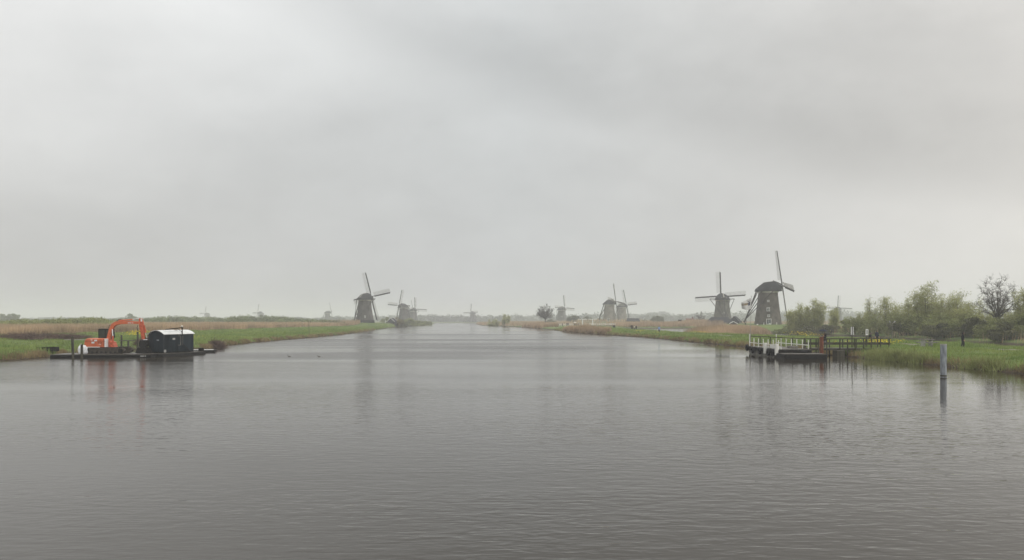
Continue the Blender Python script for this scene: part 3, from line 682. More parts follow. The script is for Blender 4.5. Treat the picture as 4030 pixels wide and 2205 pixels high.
# green sward on both banks
rg = np.random.default_rng(3)
Vs, Fs, nb_ = [], [], 0
def put(V, F):
    global nb_
    Vs.append(V); Fs.append(F + nb_); nb_ += len(V)
def flush(name, mat, label):
    global Vs, Fs, nb_
    o = np_obj(name, np.concatenate(Vs), np.concatenate(Fs), M[mat]); tag(o, label, None, None, 'stuff'); Vs, Fs, nb_ = [], [], 0; return o
for side in (0, 1):
    N_ = 330000 if side else 300000
    if side: X, Y = sample(rg, N_, 13, 90, 55, 330, 1.0)
    else: X, Y = sample(rg, N_, -112, -42, 76, 420, 1.0)
    d = land(X, Y); ok = (d > 0.15) & (d < 60)
    if side: ok &= (np.abs(X - np.interp(Y, py_, pxs)) > 0.45) & (X < cx('S1', Y) + 1) 
    X, Y, d = X[ok], Y[ok], d[ok]
    cl = clumpy(X, Y, 0.55, side)
    Dd = np.hypot(X, Y)
    V, F = blades(rg, X, Y, (0.22 + 0.42 * cl ** 2) * np.interp(d, [0, 2, 6], [1.25, 1.2, 0.9]), 0.055 * np.clip(Dd / 90, 0.8, 3.0), 0.35)
    put(V, F)
flush('meadow_grass', 'grass_blade', 'long green spring grass covering both banks')
# dry sedge along the waterlines
for c_, sgn, y0, y1, n_ in (('R', 1, 55, 330, 36000), ('L', -1, 76, 330, 34000), ('S1', -1, 60, 280, 9000)):
    Y = y0 * (y1 / y0) ** rg.uniform(0, 1, n_); off = np.abs(rg.normal(0, 0.55, n_)); X = cx(c_, Y) + sgn * (off + 0.05)
    cl = clumpy(X, Y, 0.9, 2.0); ok = (cl > rg.uniform(0.25, 0.9, n_)) & (land(X, Y) > -0.1); X, Y = X[ok], Y[ok]
    V, F = blades(rg, X, Y, 0.5, 0.05 * np.clip(np.hypot(X, Y) / 90, 0.8, 2.5), 0.3); put(V, F)
flush('waterline_sedge', 'grass_dry', 'dry brown sedge fringe along the waterlines')

# grass tussocks hanging over the water
for u_, y_, n_ in ((3395, 84.5, 420), (3440, 82.5, 520), (3462, 81.5, 380), (3512, 79.5, 520), (3560, 76.8, 420), (3610, 74.8, 380), (3850, 66.5, 300), (3930, 64.0, 260)):
    X = cx('R', np.full(n_, y_)) + rg.normal(0.25, 0.45, n_); Y = y_ + rg.normal(0, 0.55, n_)
    V, F = blades(rg, X, Y, 0.85, 0.06, 0.35, 0.05); put(V, F)
flush('waterside_tussocks', 'leaf_mid', 'dark green tussocks hanging over the right waterline')
# reed beds
def reed_bed(label, n, fx, y0, y1, hgt=2.0, w=0.09, dens=1.0, clump=0.0, mat='reed', name='reed_bed', wet=False, fade=False):
    Y = y0 * (y1 / y0) ** rg.uniform(0, 1, n) if dens == 1.0 else rg.uniform(y0, y1, n)
    xa, xb = fx(Y); ff = rg.uniform(0, 1, n) ** (1.6 if (dens == 1.0 and not fade) else 1.0); X = xa + (xb - xa) * ff
    d = land(X, Y); ok = d > (-30 if wet else 0.1)
    if clump: ok &= clumpy(X, Y, clump, 1.0) > rg.uniform(0.15, 0.65, n)
    edge = np.clip(np.minimum(ff, 1 - ff) * 5, 0, 1) ** 0.6 * np.clip((Y - y0) / 14, 0.25, 1) if fade else np.ones(n)
    if fade: ok &= rg.uniform(0, 1, n) < edge + 0.15
    X, Y, edge = X[ok], Y[ok], edge[ok]
    hh = hgt * (0.85 + 0.3 * clumpy(X, Y, 0.12, 3.0)) * (0.35 + 0.65 * edge)
    V, F = blades(rg, X, Y, hh, w * np.clip(np.hypot(X, Y) / 160, 0.8, 3), 0.08)
    o = np_obj(name, V, F, M[mat]); tag(o, label, None, None, 'stuff'); return o
reed_bed('wide belt of tan reeds behind the left bank meadow', 150000, lambda y: (np.interp(y, [150, 200, 334, 430], [-106, -93, -91, -84]) + 2.5 * np.sin(y * 0.2), np.interp(y, [150, 200, 260, 430], [-140, -150, -190, -230])), 158, 425, 2.05)
reed_bed('far tan reeds under the left horizon', 40000, lambda y: (np.full_like(y, -105.), np.full_like(y, -420.)), 260, 620, 2.0, 0.14, 2)
reed_bed('tan reed bed in front of the low dark barn', 46000, lambda y: (px(2735, y) + 4 * np.sin(y * 0.3) + 22 * np.clip((y - 255) / 30, 0, 1), px(2975, y) + 5 * np.sin(y * 0.17)), 208, 285, 2.5, wet=True, fade=True)
reed_bed('orange brown reed clump on the right bank waterline', 15000, lambda y: (cx('R', y) + 0.1, cx('R', y) + 3.2 + 1.6 * np.sin(y * 0.11)), 222, 282, 1.7, 0.09, 1.0, 0.35)
reed_bed('tan reeds at the bend below the lone round tree', 12000, lambda y: (cx('R', y) + 0.1, cx('R', y) + 9), 375, 440, 1.9, 0.09, 2)
reed_bed('brown reed belt beyond the side water right of the white railing', 30000, lambda y: (np.full_like(y, 56.), np.full_like(y, 112.)), 400, 470, 2.0, 0.1, 2)
reed_bed('brown reeds on the far point by the two bushes', 16000, lambda y: (cx('R', y) + 0.3, cx('R', y) + 60), 470, 800, 1.9, 0.12, 2)
reed_bed('distant brown reed land behind the mills', 30000, lambda y: (np.full_like(y, -10.), np.full_like(y, 420.)), 560, 900, 2.2, 0.25, 2)
reed_bed('rough brown reeds among the trees on the right', 16000, lambda y: (cx('S2', y) + 0.3, cx('S2', y) + 60), 130, 260, 1.7, 0.08, 2, 0.25)

# yellow mustard in flower
def flowers(label, pts):
    Vs2 = []; Fs2 = []; nn = 0
    for (u, D, wx, wy, hh, n) in pts:
        x0 = px(u, D); X = x0 + rg.normal(0, wx, n); Y = D + rg.normal(0, wy, n); Z = ground_z(X, Y)
        P = np.stack([X, Y, Z + hh * rg.uniform(0.55, 1.1, n)], 1); V, F = leaves_at(rg, P, 0.07); Vs2.append(V); Fs2.append(F + nn); nn += len(V)
    o = np_obj('mustard_flowers', np.concatenate(Vs2), np.concatenate(Fs2), M['flower']); tag(o, label, None, None, 'stuff')
flowers('yellow mustard in flower around the right end of the jetty', [(3445, 96, 0.55, 1.2, 0.95, 190), (3478, 97, 0.5, 1.0, 0.8, 120), (3520, 99, 1.2, 1.2, 0.6, 60), (3300, 104, 2.5, 2.0, 0.6, 60)])
flowers('yellow mustard in flower behind the ferry', [(3150, 140, 1.0, 2.0, 1.1, 110), (3165, 145, 0.8, 1.8, 1.0, 80), (3205, 140, 1.5, 1.5, 0.8, 60)])
flowers('yellow mustard patch behind the digger bucket', [(545, 128, 0.7, 1.6, 1.3, 420), (527, 130, 0.8, 1.5, 1.1, 140), (752, 130, 1.0, 1.5, 0.8, 60)])
flowers('small yellow patch before the reed bed', [(2760, 190, 1.2, 1.0, 0.7, 150), (2515, 205, 1.0, 1.0, 0.6, 70), (2590, 190, 1.2, 1.0, 0.5, 30)])

# trees right, behind the side water
TG = 'trees behind the side water'
def at_u(u, xx): return xx * FPX / (u - U0)
willow('willow_tree', 'bushy light green willow beside the largest brick windmill', px(3142, 236), 236, 10.8, 8.0, 'leaf_light', 1, 20000, 0.17, TG, 10)
willow('willow_tree', 'light green willow left of the faint mill over the trees', px(3212, 232), 232, 10.0, 7.0, 'leaf_light', 2, 16000, 0.17, TG, 8)
willow('willow_tree', 'thin pale willow standing in front of the faint right mill', px(3285, 228), 228, 7.6, 5.0, 'leaf_light', 3, 7000, 0.16, TG, 5)
SG = 'shrubs along the side water'
shrub('dark_shrub', 'dark shrub at the foot of the bushy light green willow', px(3095, 240), 240, 4.4, 8, 'leaf_mid', 31, 5000, 0.18, SG)
shrub('dark_shrub', 'low dark shrub by the water behind the umbrella carrier', px(3180, 226), 226, 4.2, 8, 'leaf_dark', 32, 5200, 0.18, SG)
shrub('dark_shrub', 'low dark shrub below the thin pale willow', px(3265, 222), 222, 3.4, 7, 'leaf_dark', 33, 4200, 0.18, SG)
willow('bare_willow', 'half bare grey willow behind the two white signs', px(3430, 201), 201, 9.8, 8.0, 'leaf_light', 4, 6500, 0.13, TG, 10)
willow('willow_tree', 'slender pale willow just left of the lamp post', px(3498, 192), 192, 10.0, 6.4, 'leaf_light', 5, 11000, 0.14, TG, 7)
willow('willow_tree', 'thin sparse willow right of the lamp post', px(3562, 186), 186, 9.0, 5.2, 'leaf_light', 6, 6000, 0.13, TG, 5)
willow('willow_tree', 'tallest light green willow behind the picnic table', px(3640, 176), 176, 11.8, 8.0, 'leaf_light', 7, 22000, 0.15, TG, 10)
willow('willow_tree', 'tall light green willow behind the grey mooring post', px(3748, 169), 169, 11.0, 7.4, 'leaf_light', 8, 16000, 0.14, TG, 9)
willow('willow_tree', 'sparse pale willow between the tall willow and the bare tree', px(3835, 160), 160, 8.8, 5.0, 'leaf_light', 9, 6000, 0.13, TG, 5)
round_tree('bare_tree', 'tall bare grey tree with spreading twigs near the right edge', px(3926, 149), 149, 11.4, 7.4, 14, 2500, 0.05, TG, 0.32, 26, shoots=(4, 8), twig=0.026)
for i_, (u_, D_, h_, w_, nl_, lb_) in enumerate([(3392, 206, 7.6, 6.0, 7000, 'low pale willow left of the half bare willow'), (3592, 181, 8.8, 5.5, 9000, 'pale willow filling the gap left of the tallest willow'), (3693, 173, 9.6, 5.5, 9000, 'pale willow between the two tall willows'), (3793, 164, 8.6, 5.5, 8000, 'pale willow right of the second tall willow'), (3880, 156, 6.4, 5.0, 5000, 'low pale willow left of the bare tree trunk'), (3985, 152, 7.4, 5.0, 6000, 'low pale willow right of the bare tree trunk')]):
    willow('willow_tree', lb_, px(u_, D_), D_, h_, w_, 'leaf_light', 110 + i_, nl_, 0.14, TG, 6, hmin=0.55)
willow('willow_tree', 'green willow cut by the right edge of the picture', px(4040, 146), 146, 10.4, 6.6, 'leaf_light', 12, 15000, 0.14, TG, 8)
for i, (u, D, h_, w_, mt, lb) in enumerate([
    (3360, 205, 5.0, 9, 'leaf_mid', 'brownish shrub behind the jetty railing'),
    (3445, 196, 6.0, 9, 'leaf_mid', 'dense shrub behind the two people in black'),
    (3530, 186, 6.6, 9, 'leaf_mid', 'dense green shrub behind the lamp post'),
    (3560, 178, 4.2, 8, 'leaf_dark', 'dark shrub low behind the lamp post'),
    (3625, 174, 6.6, 8.5, 'leaf_mid', 'dense shrub below the tallest willow'),
    (3700, 166, 5.8, 8.5, 'leaf_mid', 'dense shrub behind the grey mooring post'),
    (3690, 160, 3.6, 8, 'leaf_dark', 'dark low shrub behind the grey mooring post'),
    (3790, 158, 5.4, 8, 'leaf_mid', 'dense shrub behind the walker in black'),
    (3850, 151, 4.4, 7.5, 'leaf_dark', 'dark shrub right of the walker in black'),
    (3930, 145, 4.6, 7.5, 'leaf_mid', 'dense shrub at the foot of the bare tree'),
    (3965, 138, 3.2, 7, 'leaf_dark', 'low dark shrub nearest the right edge'),
    (4040, 142, 5.2, 7, 'leaf_mid', 'dense shrub cut by the right edge')]):
    shrub('dark_shrub', lb, px(u, D), D, h_, w_, mt, 40 + i, 6500, 0.15, SG)

# lone tree and bushes of the middle distance
round_tree('bare_tree', 'lone round leafless tree on the canal point left of the hazy mill', px(2146, 432), 432, 11.6, 9.8, 21, 5200, 0.12, None, 0.33, 28, 'bark_dark', twig=0.04)
BG = 'bushes of the middle distance'
willow('canal_bush', 'left one of the two pale green bushes at the canal point', px(1942, 545), 545, 7.6, 13, 'leaf_light', 61, 9000, 0.26, BG, 13, low=0.0, hmin=0.35)
willow('canal_bush', 'right one of the two pale green bushes at the canal point', px(1988, 530), 530, 8.4, 9, 'leaf_light', 62, 9000, 0.26, BG, 11, low=0.0, hmin=0.4)
shrub('canal_bush', 'olive yellow bush beside the small dark gabled shed', px(1566, 490), 490, 6.6, 8, 'leaf_olive', 63, 4200, 0.3, BG)
shrub('canal_bush', 'dark brown bush at the waterline right of the gabled shed', px(1584, 478), 478, 3.6, 5, 'leaf_dark', 64, 2500, 0.25, BG)
shrub('canal_bush', 'green bush in front of the hazy mill pair, left one', px(1610, 560), 560, 6.5, 12, 'leaf_mid', 65, 4200, 0.34, BG)
shrub('canal_bush', 'green bush in front of the hazy mill pair, middle one', px(1645, 600), 600, 5.6, 14, 'leaf_mid', 66, 4200, 0.36, BG)
shrub('canal_bush', 'rounded bush at the right tip of the left bank', px(1681, 640), 640, 6.0, 12, 'leaf_mid', 67, 4200, 0.36, BG)
shrub('canal_bush', 'pale hazy bush left of the gabled shed', px(1520, 620), 620, 7.0, 9, 'leaf_mid', 68, 3500, 0.34, BG)
shrub('canal_bush', 'dark hedge bush in front of the gabled shed', px(1532, 476), 476, 2.6, 6, 'leaf_dark', 69, 2600, 0.25, BG)
round_tree('bare_tree', 'wispy leafless tree beside the farmhouse with chimney', px(2756, 470), 470, 8.6, 7.4, 23, 1500, 0.1, BG, 0.25, 12, twig=0.04)
shrub('canal_bush', 'grey round bush right of the dark shed roof', px(2588, 620), 620, 8.5, 12, 'leaf_dark', 70, 4200, 0.36, BG)
shrub('canal_bush', 'low bush between the dark shed roof and round bush', px(2545, 640), 640, 5.0, 12, 'leaf_dark', 71, 3200, 0.34, BG)
shrub('canal_bush', 'hazy bush behind the left arm of the drawbridge', px(2262, 620), 620, 8.0, 14, 'leaf_dark', 72, 4200, 0.4, BG)
shrub('canal_bush', 'hazy bush behind the right arm of the drawbridge', px(2305, 640), 640, 7.6, 12, 'leaf_dark', 73, 4200, 0.4, BG)
shrub('canal_bush', 'small hazy bush left of the tall pale mill', px(2350, 660), 660, 5.4, 12, 'leaf_dark', 74, 3400, 0.4, BG)
shrub('canal_bush', 'small pale bush under the lone round tree', px(2168, 600), 600, 4.2, 9, 'leaf_dark', 75, 2800, 0.34, BG)
# scrub belt beyond the left reeds and the far woods: masses nobody could count
def scrub_belt(name, label, pts, mat, n_per=900, leaf=0.5, seed=5):
    rg2 = np.random.default_rng(seed); Ps = []
    for (x, y, w, d, h) in pts:
        n = n_per; a = rg2.normal(0, 1, (n, 3)); a /= np.linalg.norm(a, axis=1, keepdims=True); a[:, 2] = np.abs(a[:, 2])
        q = rg2.uniform(0.35, 1.0, (n, 1)) ** 0.5
        Ps.append(np.array([x, y, 0.8]) + a * q * np.array([w, d, h]) * (1 + rg2.normal(0, 0.06, (n, 1))))
    V, F = leaves_at(rg2, np.concatenate(Ps), leaf); o = np_obj(name, V, F, M[mat]); tag(o, label, None, None, 'stuff')
r2 = np.random.default_rng(8)
pts = []
for u in np.arange(-60, 1330, 15):
    D = r2.uniform(400, 560); hv = np.interp(u, [0, 60, 170, 300, 360, 420, 560, 640, 760, 860, 950, 1010, 1110, 1200, 1330], [1268, 1262, 1258, 1254, 1250, 1256, 1254, 1246, 1244, 1253, 1242, 1246, 1246, 1256, 1262]) + r2.normal(0, 2.0)
    pts.append((px(u, D), D, r2.uniform(4, 7.5), 5, max(1.5, pz(hv, D) - 0.8)))
scrub_belt('scrub_belt', 'hazy green scrub belt beyond the left reeds', pts, 'leaf_far', 850, 0.42)
pts = []
for u in np.arange(-60, 450, 11):
    D = r2.uniform(215, 275); hv = np.interp(u, [-60, 0, 60, 170, 300, 360, 420, 450], [1262, 1262, 1260, 1257, 1252, 1248, 1257, 1266]) + r2.normal(0, 1.6)
    pts.append((px(u, D), D, r2.uniform(2.2, 4.0), 3, max(1.5, pz(hv, D) - 0.8)))
scrub_belt('scrub_belt', 'green scrub belt right behind the left reeds near the picture edge', pts, 'leaf_mid', 800, 0.24, 9)
pts = []
for u in np.arange(-300, 4400, 17):
    D = r2.uniform(1180, 1700); hv = np.interp(u, [0, 900, 1300, 1650, 1700, 1760, 1850, 2000, 2100, 2250, 2400, 2520, 2600, 2680, 3000, 4030], [1252, 1250, 1248, 1240, 1236, 1242, 1246, 1240, 1241, 1238, 1234, 1234, 1232, 1236, 1222, 1228]) + r2.normal(0, 2.6)
    pts.append((px(u, D), D, r2.uniform(9, 17), 10, max(3, pz(hv, D) - 0.8)))
scrub_belt('distant_woods', 'faint woods dissolving in the mist along the horizon', pts, 'leaf_far_wood', 420, 1.3, 6)
T2 = 'pale lone trees over the left scrub'
for i, (u, D, h_, w_, lb) in enumerate([(22, 640, 10.5, 10, 'pale hazy tree at the very left edge above the scrub'), (58, 640, 10.2, 9.5, 'pale hazy round tree second from the left edge'), (520, 700, 10.5, 13, 'pale hazy tree above the digger boom')]):
    shrub('hazy_tree', lb, px(u, D), D, h_, w_, 'leaf_far', 80 + i, 2600, 0.4, T2, lump=0.3)

# brush heaps on the left bank
def brush(label, x, y, w, d, h, n, seed):
    rg2 = np.random.default_rng(seed); a = rg2.uniform(0, 2 * np.pi, n); r = np.sqrt(rg2.uniform(0, 1, n)); X = x + np.cos(a) * r * w; Y = y + np.sin(a) * r * d
    top = h * (1 - r ** 2) * rg2.uniform(0.3, 1, n); Z = ground_z(X, Y) + top; P0 = np.stack([X, Y, Z], 1)
    dr = rg2.normal(0, 1, (n, 3)); dr[:, 2] *= 0.5; dr /= np.linalg.norm(dr, axis=1, keepdims=True); P1 = P0 + dr * rg2.uniform(0.4, 1.1, (n, 1))
    V, F = tubes_np(P0, P1, np.full(n, 0.03), np.full(n, 0.012), 3); o = np_obj('brush_heap', V, F, M['twig']); tag(o, label, None, None, 'stuff')
brush('wide heap of brown cut brush on the left bank', px(120, 122), 122, 5.6, 3.5, 1.05, 5200, 1)
brush('low brown brush behind the wooden posts', px(255, 124), 124, 4.5, 3, 0.9, 4000, 2)
brush('brown brush on the bank right of the hut wagon', px(858, 116), 116, 1.1, 1.2, 1.1, 1500, 3)
brush('heap of dark cuttings between digger and hut wagon', px(480, 104), 112.5, 2.2, 1.0, 1.0, 2500, 4)

# ------------------------------------------------------------------ digger on its pontoon
PY = 87.0
def box_thing(name, label, cat, mb, mat, loc, rz=0, bevel=0.0, group=None):
    o = mb.build(name, mat, None, bevel=bevel); o.location = loc; o.rotation_euler = (0, 0, rz); return tag(o, label, cat, group)
# pontoon below the digger
pA = empty('pontoon', (-45.7, 87.2, 0), R(6)); tag(pA, 'long flat black work pontoon carrying the orange digger', 'pontoon')
MB().prism([(-5.4, 0.05), (-4.9, -0.5), (5.0, -0.5), (5.3, -0.1), (5.3, 0.36), (-5.4, 0.36)], -2.0, 2.0).build('hull', M['pontoon'], pA, bevel=0.03)
for i in range(13): MB().box((-4.95 + i * 0.8, 0, 0.40), (0.76, 3.9, 0.06)).build('plank', M['deck'], pA)
for sx in (-1, 1): MB().box((sx * 0.0, sx * 2.03, 0.22), (10.4, 0.08, 0.14)).build('rubbing_strake', M['black_metal'], pA)
def scribble(parent, x0, y, z, w, hgt, mat, words=(5, 2), name='lettering'):
    """small painted lettering, too small in the photograph to be read: separate letter strokes"""
    k = 0; tot = sum(words) + len(words) - 1; cw = w / tot; mb = MB(); rr = random.Random(4); x = x0
    for wd in words:
        for _ in range(wd):
            mb.box((x + cw * 0.18, y, z), (cw * 0.22, 0.01, hgt)); mb.box((x + cw * 0.62, y, z), (cw * 0.2, 0.01, hgt))
            mb.box((x + cw * 0.4, y - 0.004, z + rr.choice((-0.38, 0, 0.38)) * hgt), (cw * 0.5, 0.01, hgt * 0.22)); x += cw
        x += cw
    return mb.build(name, mat, parent)
scribble(pA, 4.15, -2.09, 0.22, 0.62, 0.11, M['white'])
# second pontoon, carrying the wagon, swung towards the bank
pB = empty('pontoon', (-39.9, 92.0, 0), R(75)); tag(pB, 'dark weedy pontoon under the slate coloured hut wagon', 'pontoon')
MB().prism([(-4.5, 0.1), (-4.2, -0.5), (2.5, -0.5), (3.0, 0.0), (3.0, 0.34), (-4.5, 0.34)], -1.55, 1.55).build('hull', M['pontoon'], pB, bevel=0.03)
for i in range(9): MB().box((-4.1 + i * 0.79, 0, 0.37), (0.75, 3.0, 0.05)).build('plank', M['deck'], pB)
MB().box((2.6, -1.2, 0.6), (0.45, 0.45, 0.42)).build('bollard_box', M['black_metal'], pB)

# excavator
ex = empty('excavator', (px(428, PY + 0.6), PY + 0.6, 0.43), R(3)); tag(ex, 'orange tracked excavator with folded boom working from the pontoon', 'excavator')
for sy in (-1, 1):
    pts = [(-2.25, 0.32), (-2.1, 0.12), (-1.8, 0.0), (1.8, 0.0), (2.15, 0.14), (2.28, 0.36), (2.12, 0.58), (1.8, 0.7), (-1.8, 0.7), (-2.1, 0.55)]
    tr = MB().prism(pts, sy * 1.0 - 0.24, sy * 1.0 + 0.24).build('track', M['mud_metal'], ex, bevel=0.03)
    for k in range(26):
        f = k / 26 * 2; 
        x = -1.8 + (k % 13) * 0.3; z = 0.715 if k < 13 else -0.012
        MB().box((x, sy * 1.0, z), (0.16, 0.5, 0.05)).build('track_shoe', M['black_metal'], tr)
    for x in (-1.85, 1.85): MB().tube((x, sy * 1.25, 0.35), (x, sy * 1.27, 0.35), 0.27, 0.24, 14).build('sprocket', M['black_metal'], tr)
    for k in range(6): MB().tube((-1.25 + k * 0.5, sy * 1.245, 0.16), (-1.25 + k * 0.5, sy * 1.265, 0.16), 0.13, 0.1, 10).build('roller', M['black_metal'], tr)
MB().box((0, 0, 0.5), (2.2, 1.6, 0.36)).build('undercarriage', M['black_metal'], ex, bevel=0.04)
MB().tube((0, 0, 0.55), (0, 0, 0.66), 0.7, 0.7, 20).build('slew_ring', M['black_metal'], ex)
MB().prism([(-1.9, 0.74), (1.2, 0.74), (1.2, 0.62), (-1.0, 0.6)], -1.2, 1.2).build('turntable', M['black_metal'], ex)
bd = MB().prism([(-2.05, 0.72), (0.1, 0.72), (0.1, 1.72), (-1.75, 1.75), (-2.0, 1.62), (-2.15, 1.2)], -1.25, 1.0).build('engine_cover', M['orange'], ex, bevel=0.09)
MB().box((0.18, -0.95, 1.22), (0.15, 0.62, 0.95)).build('toolbox', M['roof_white'], ex, bevel=0.02)
MB().box((-1.2, -1.262, 0.76), (1.6, 0.02, 0.07)).build('white_stripe', M['white'], ex)
for (x, z, w, h_) in ((-1.3, 1.56, 0.17, 0.1), (-0.85, 1.5, 0.3, 0.17), (-1.15, 1.27, 0.32, 0.2)):
    MB().box((x, -1.262, z), (w, 0.02, h_)).build('vent_panel', M['roof_white'], bd)
MB().box((-0.9, -1.257, 1.42), (2.2, 0.012, 0.025)).build('panel_joint', M['black_metal'], bd)
MB().box((0.02, -1.257, 1.3), (0.02, 0.012, 0.8)).build('panel_joint', M['black_metal'], bd)
scribble(ex, -0.62, -1.262, 1.24, 0.5, 0.12, M['mud_metal'], (2, 2), 'lettering')
scribble(ex, -0.5, -1.262, 1.06, 0.25, 0.09, M['white'], (2,), 'lettering')
# cab on the far side
cab = MB().box((0.35, 0.72, 1.86), (1.4, 0.95, 0.12)).build('cab', M['black_metal'], ex); cab.location = (-0.93, 0.0, -0.12)
MB().prism([(-0.35, 2.82), (1.02, 2.82), (0.98, 2.92), (-0.3, 2.93)], 0.24, 1.2).build('cab_roof', M['black_metal'], cab, bevel=0.03)
for (x, x1) in ((-0.3, -0.32), (0.42, 0.42), (1.06, 0.98)):
    for y in (0.28, 1.16): MB().beam((x, y, 1.9), (x1, y, 2.86), 0.08, 0.08).build('pillar', M['black_metal'], cab)
MB().box((0.36, 0.29, 2.38), (1.28, 0.02, 0.88)).build('pane', M['glass'], cab); MB().box((0.36, 1.15, 2.38), (1.28, 0.02, 0.88)).build('pane', M['glass'], cab)
MB().box((-0.31, 0.72, 2.38), (0.02, 0.8, 0.88)).build('pane', M['glass'], cab); MB().box((1.03, 0.72, 2.38), (0.02, 0.8, 0.88)).build('pane', M['glass'], cab)
MB().box((0.2, 0.72, 2.15), (0.5, 0.5, 0.5)).build('driver_seat', M['rubber'], cab, bevel=0.08)
# boom
def strip(center, widths):
    """outline (x,z) of a bent beam"""
    up_, lo = [], []
    for i, ((x, z), w) in enumerate(zip(center, widths)):
        a = center[max(0, i - 1)]; b = center[min(len(center) - 1, i + 1)]; d = math.hypot(b[0] - a[0], b[1] - a[1]); nx_, nz_ = -(b[1] - a[1]) / d, (b[0] - a[0]) / d
        up_.append((x + nx_ * w / 2, z + nz_ * w / 2)); lo.append((x - nx_ * w / 2, z - nz_ * w / 2))
    return up_ + lo[::-1]
bc = [(0.05, 1.35), (0.15, 1.92), (0.38, 2.75), (0.62, 3.2), (0.98, 3.44), (1.6, 3.52), (2.6, 3.52), (3.66, 3.48)]
bw = [0.26, 0.33, 0.38, 0.41, 0.41, 0.37, 0.34, 0.26]
boom = MB()
o2 = strip(bc, bw); n = len(bc)
for i in range(n - 1):      # each span of the box girder as a convex piece
    boom.prism([o2[i], o2[i + 1], o2[2 * n - 2 - i], o2[2 * n - 1 - i]], -0.42, -0.02)
boom.build('boom', M['orange'], ex, bevel=0.02)
scribble(ex, 2.3, -0.435, 3.47, 0.62, 0.12, M['white'], (6, 2), 'lettering')
st = MB(); sc_ = [(3.64, 4.0), (3.70, 3.55), (3.78, 2.95), (3.88, 2.3), (3.96, 1.6)]; sw = [0.24, 0.46, 0.42, 0.36, 0.24]; o2 = strip(sc_, sw); n = len(sc_)
for i in range(n - 1): st.prism([o2[i], o2[i + 1], o2[2 * n - 2 - i], o2[2 * n - 1 - i]], -0.40, -0.04)
stick = st.build('stick', M['orange_worn'], ex, bevel=0.02)
MB().box((3.80, -0.405, 3.8), (0.17, 0.012, 0.34)).build('white_panel', M['white'], stick)
cyl = MB().tube((1.2, -0.22, 3.74), (2.75, -0.22, 3.86), 0.075, 0.075, 10).build('arm_cylinder', M['orange'], ex)
MB().tube((2.75, -0.22, 3.86), (3.6, -0.22, 3.97), 0.045, 0.045, 8).build('rod', M['chrome'], cyl)
cyl = MB().tube((0.75, -0.6, 0.95), (0.72, -0.6, 2.0), 0.085, 0.085, 10).build('boom_cylinder', M['orange_worn'], ex)
MB().tube((0.72, -0.6, 2.0), (0.62, -0.5, 2.75), 0.05, 0.05, 8).build('rod', M['chrome'], cyl)
MB().prism([(0.3, 0.72), (0.95, 0.72), (0.75, 1.3), (0.3, 1.5)], -0.75, 0.2).build('boom_foot', M['orange_worn'], ex, bevel=0.02)
cyl = MB().tube((4.02, -0.22, 3.2), (4.2, -0.22, 2.35), 0.08, 0.08, 10).build('bucket_cylinder', M['orange_worn'], ex)
MB().tube((4.2, -0.22, 2.35), (4.34, -0.22, 1.75), 0.04, 0.04, 8).build('rod', M['chrome'], cyl)
MB().path([(0.95, -0.2, 3.66), (1.2, -0.2, 3.86), (1.5, -0.2, 3.86), (1.75, -0.2, 3.74)], 0.03).build('hose', M['rubber'], ex)
MB().path([(3.45, -0.45, 3.25), (3.36, -0.5, 2.95), (3.42, -0.5, 2.6), (3.7, -0.45, 2.5)], 0.03).build('hose', M['rubber'], ex)
MB().path([(0.25, -0.1, 2.6), (0.05, -0.1, 2.9), (0.1, -0.1, 3.2), (0.5, -0.1, 3.3)], 0.03).build('hose', M['rubber'], ex)
bk = MB(); bk.prism([(3.75, 1.5), (4.3, 1.5), (4.45, 1.25), (4.4, 0.8), (4.0, 0.6), (3.6, 0.8), (3.65, 1.25)], -0.7, 0.25)
bk.prism([(3.5, 0.7), (4.5, 0.7), (4.75, 0.05), (3.25, 0.05)], -0.8, 0.35)
bk = bk.build('grab_bucket', M['black_metal'], ex, bevel=0.05)
MB().tube((4.05, -0.5, 1.56), (4.5, -0.5, 1.56), 0.05, 0.05, 8).build('pin', M['chrome'], bk)
# mooring spuds, big bag, wet bits
box_thing('mooring_post', 'taller round wooden mooring post left of the white sack', 'post', MB().tube((0, 0, -1.2), (-0.12, 0, 2.05), 0.14, 0.13, 12).tube((-0.12, 0, 2.05), (-0.13, 0, 2.18), 0.13, 0.04, 12), M['dark_wood'], (px(289, 84.9), 84.9, 0.3))
box_thing('mooring_post', 'shorter square mooring post in front of the white sack', 'post', MB().box((0, 0, 0), (0.22, 0.22, 2.6)), M['dark_wood'], (px(322, 84.7), 84.7, 0.25), 0.2, 0.02)
bag = MB(); rings = []
for z, r in ((0.0, 0.40), (0.15, 0.48), (0.45, 0.50), (0.7, 0.46), (0.85, 0.36), (0.92, 0.2)):
    rings.append([((r + 0.05 * math.sin(3 * k + z * 9)) * math.copysign(abs(math.cos(2 * math.pi * k / 20)) ** 0.6, math.cos(2 * math.pi * k / 20)) * 1.25, (r + 0.04 * math.cos(2 * k)) * math.copysign(abs(math.sin(2 * math.pi * k / 20)) ** 0.6, math.sin(2 * math.pi * k / 20)), z + 0.05 * math.sin(2.3 * k) * (z > 0.3)) for k in range(20)])
bag.loft(rings)
sack = box_thing('bulk_sack', 'white woven bulk sack standing beside the digger', 'sack', bag, M['bag'], (px(331, 86.5), 86.5, 0.44)); sack.scale = (0.92, 0.95, 1.05)
for sx in (-1, 1): MB().path([(sx * 0.45, 0.3, 0.8), (sx * 0.4, 0.1, 1.05), (sx * 0.45, -0.2, 0.85)], 0.025).build('lifting_loop', M['bag'], sack)
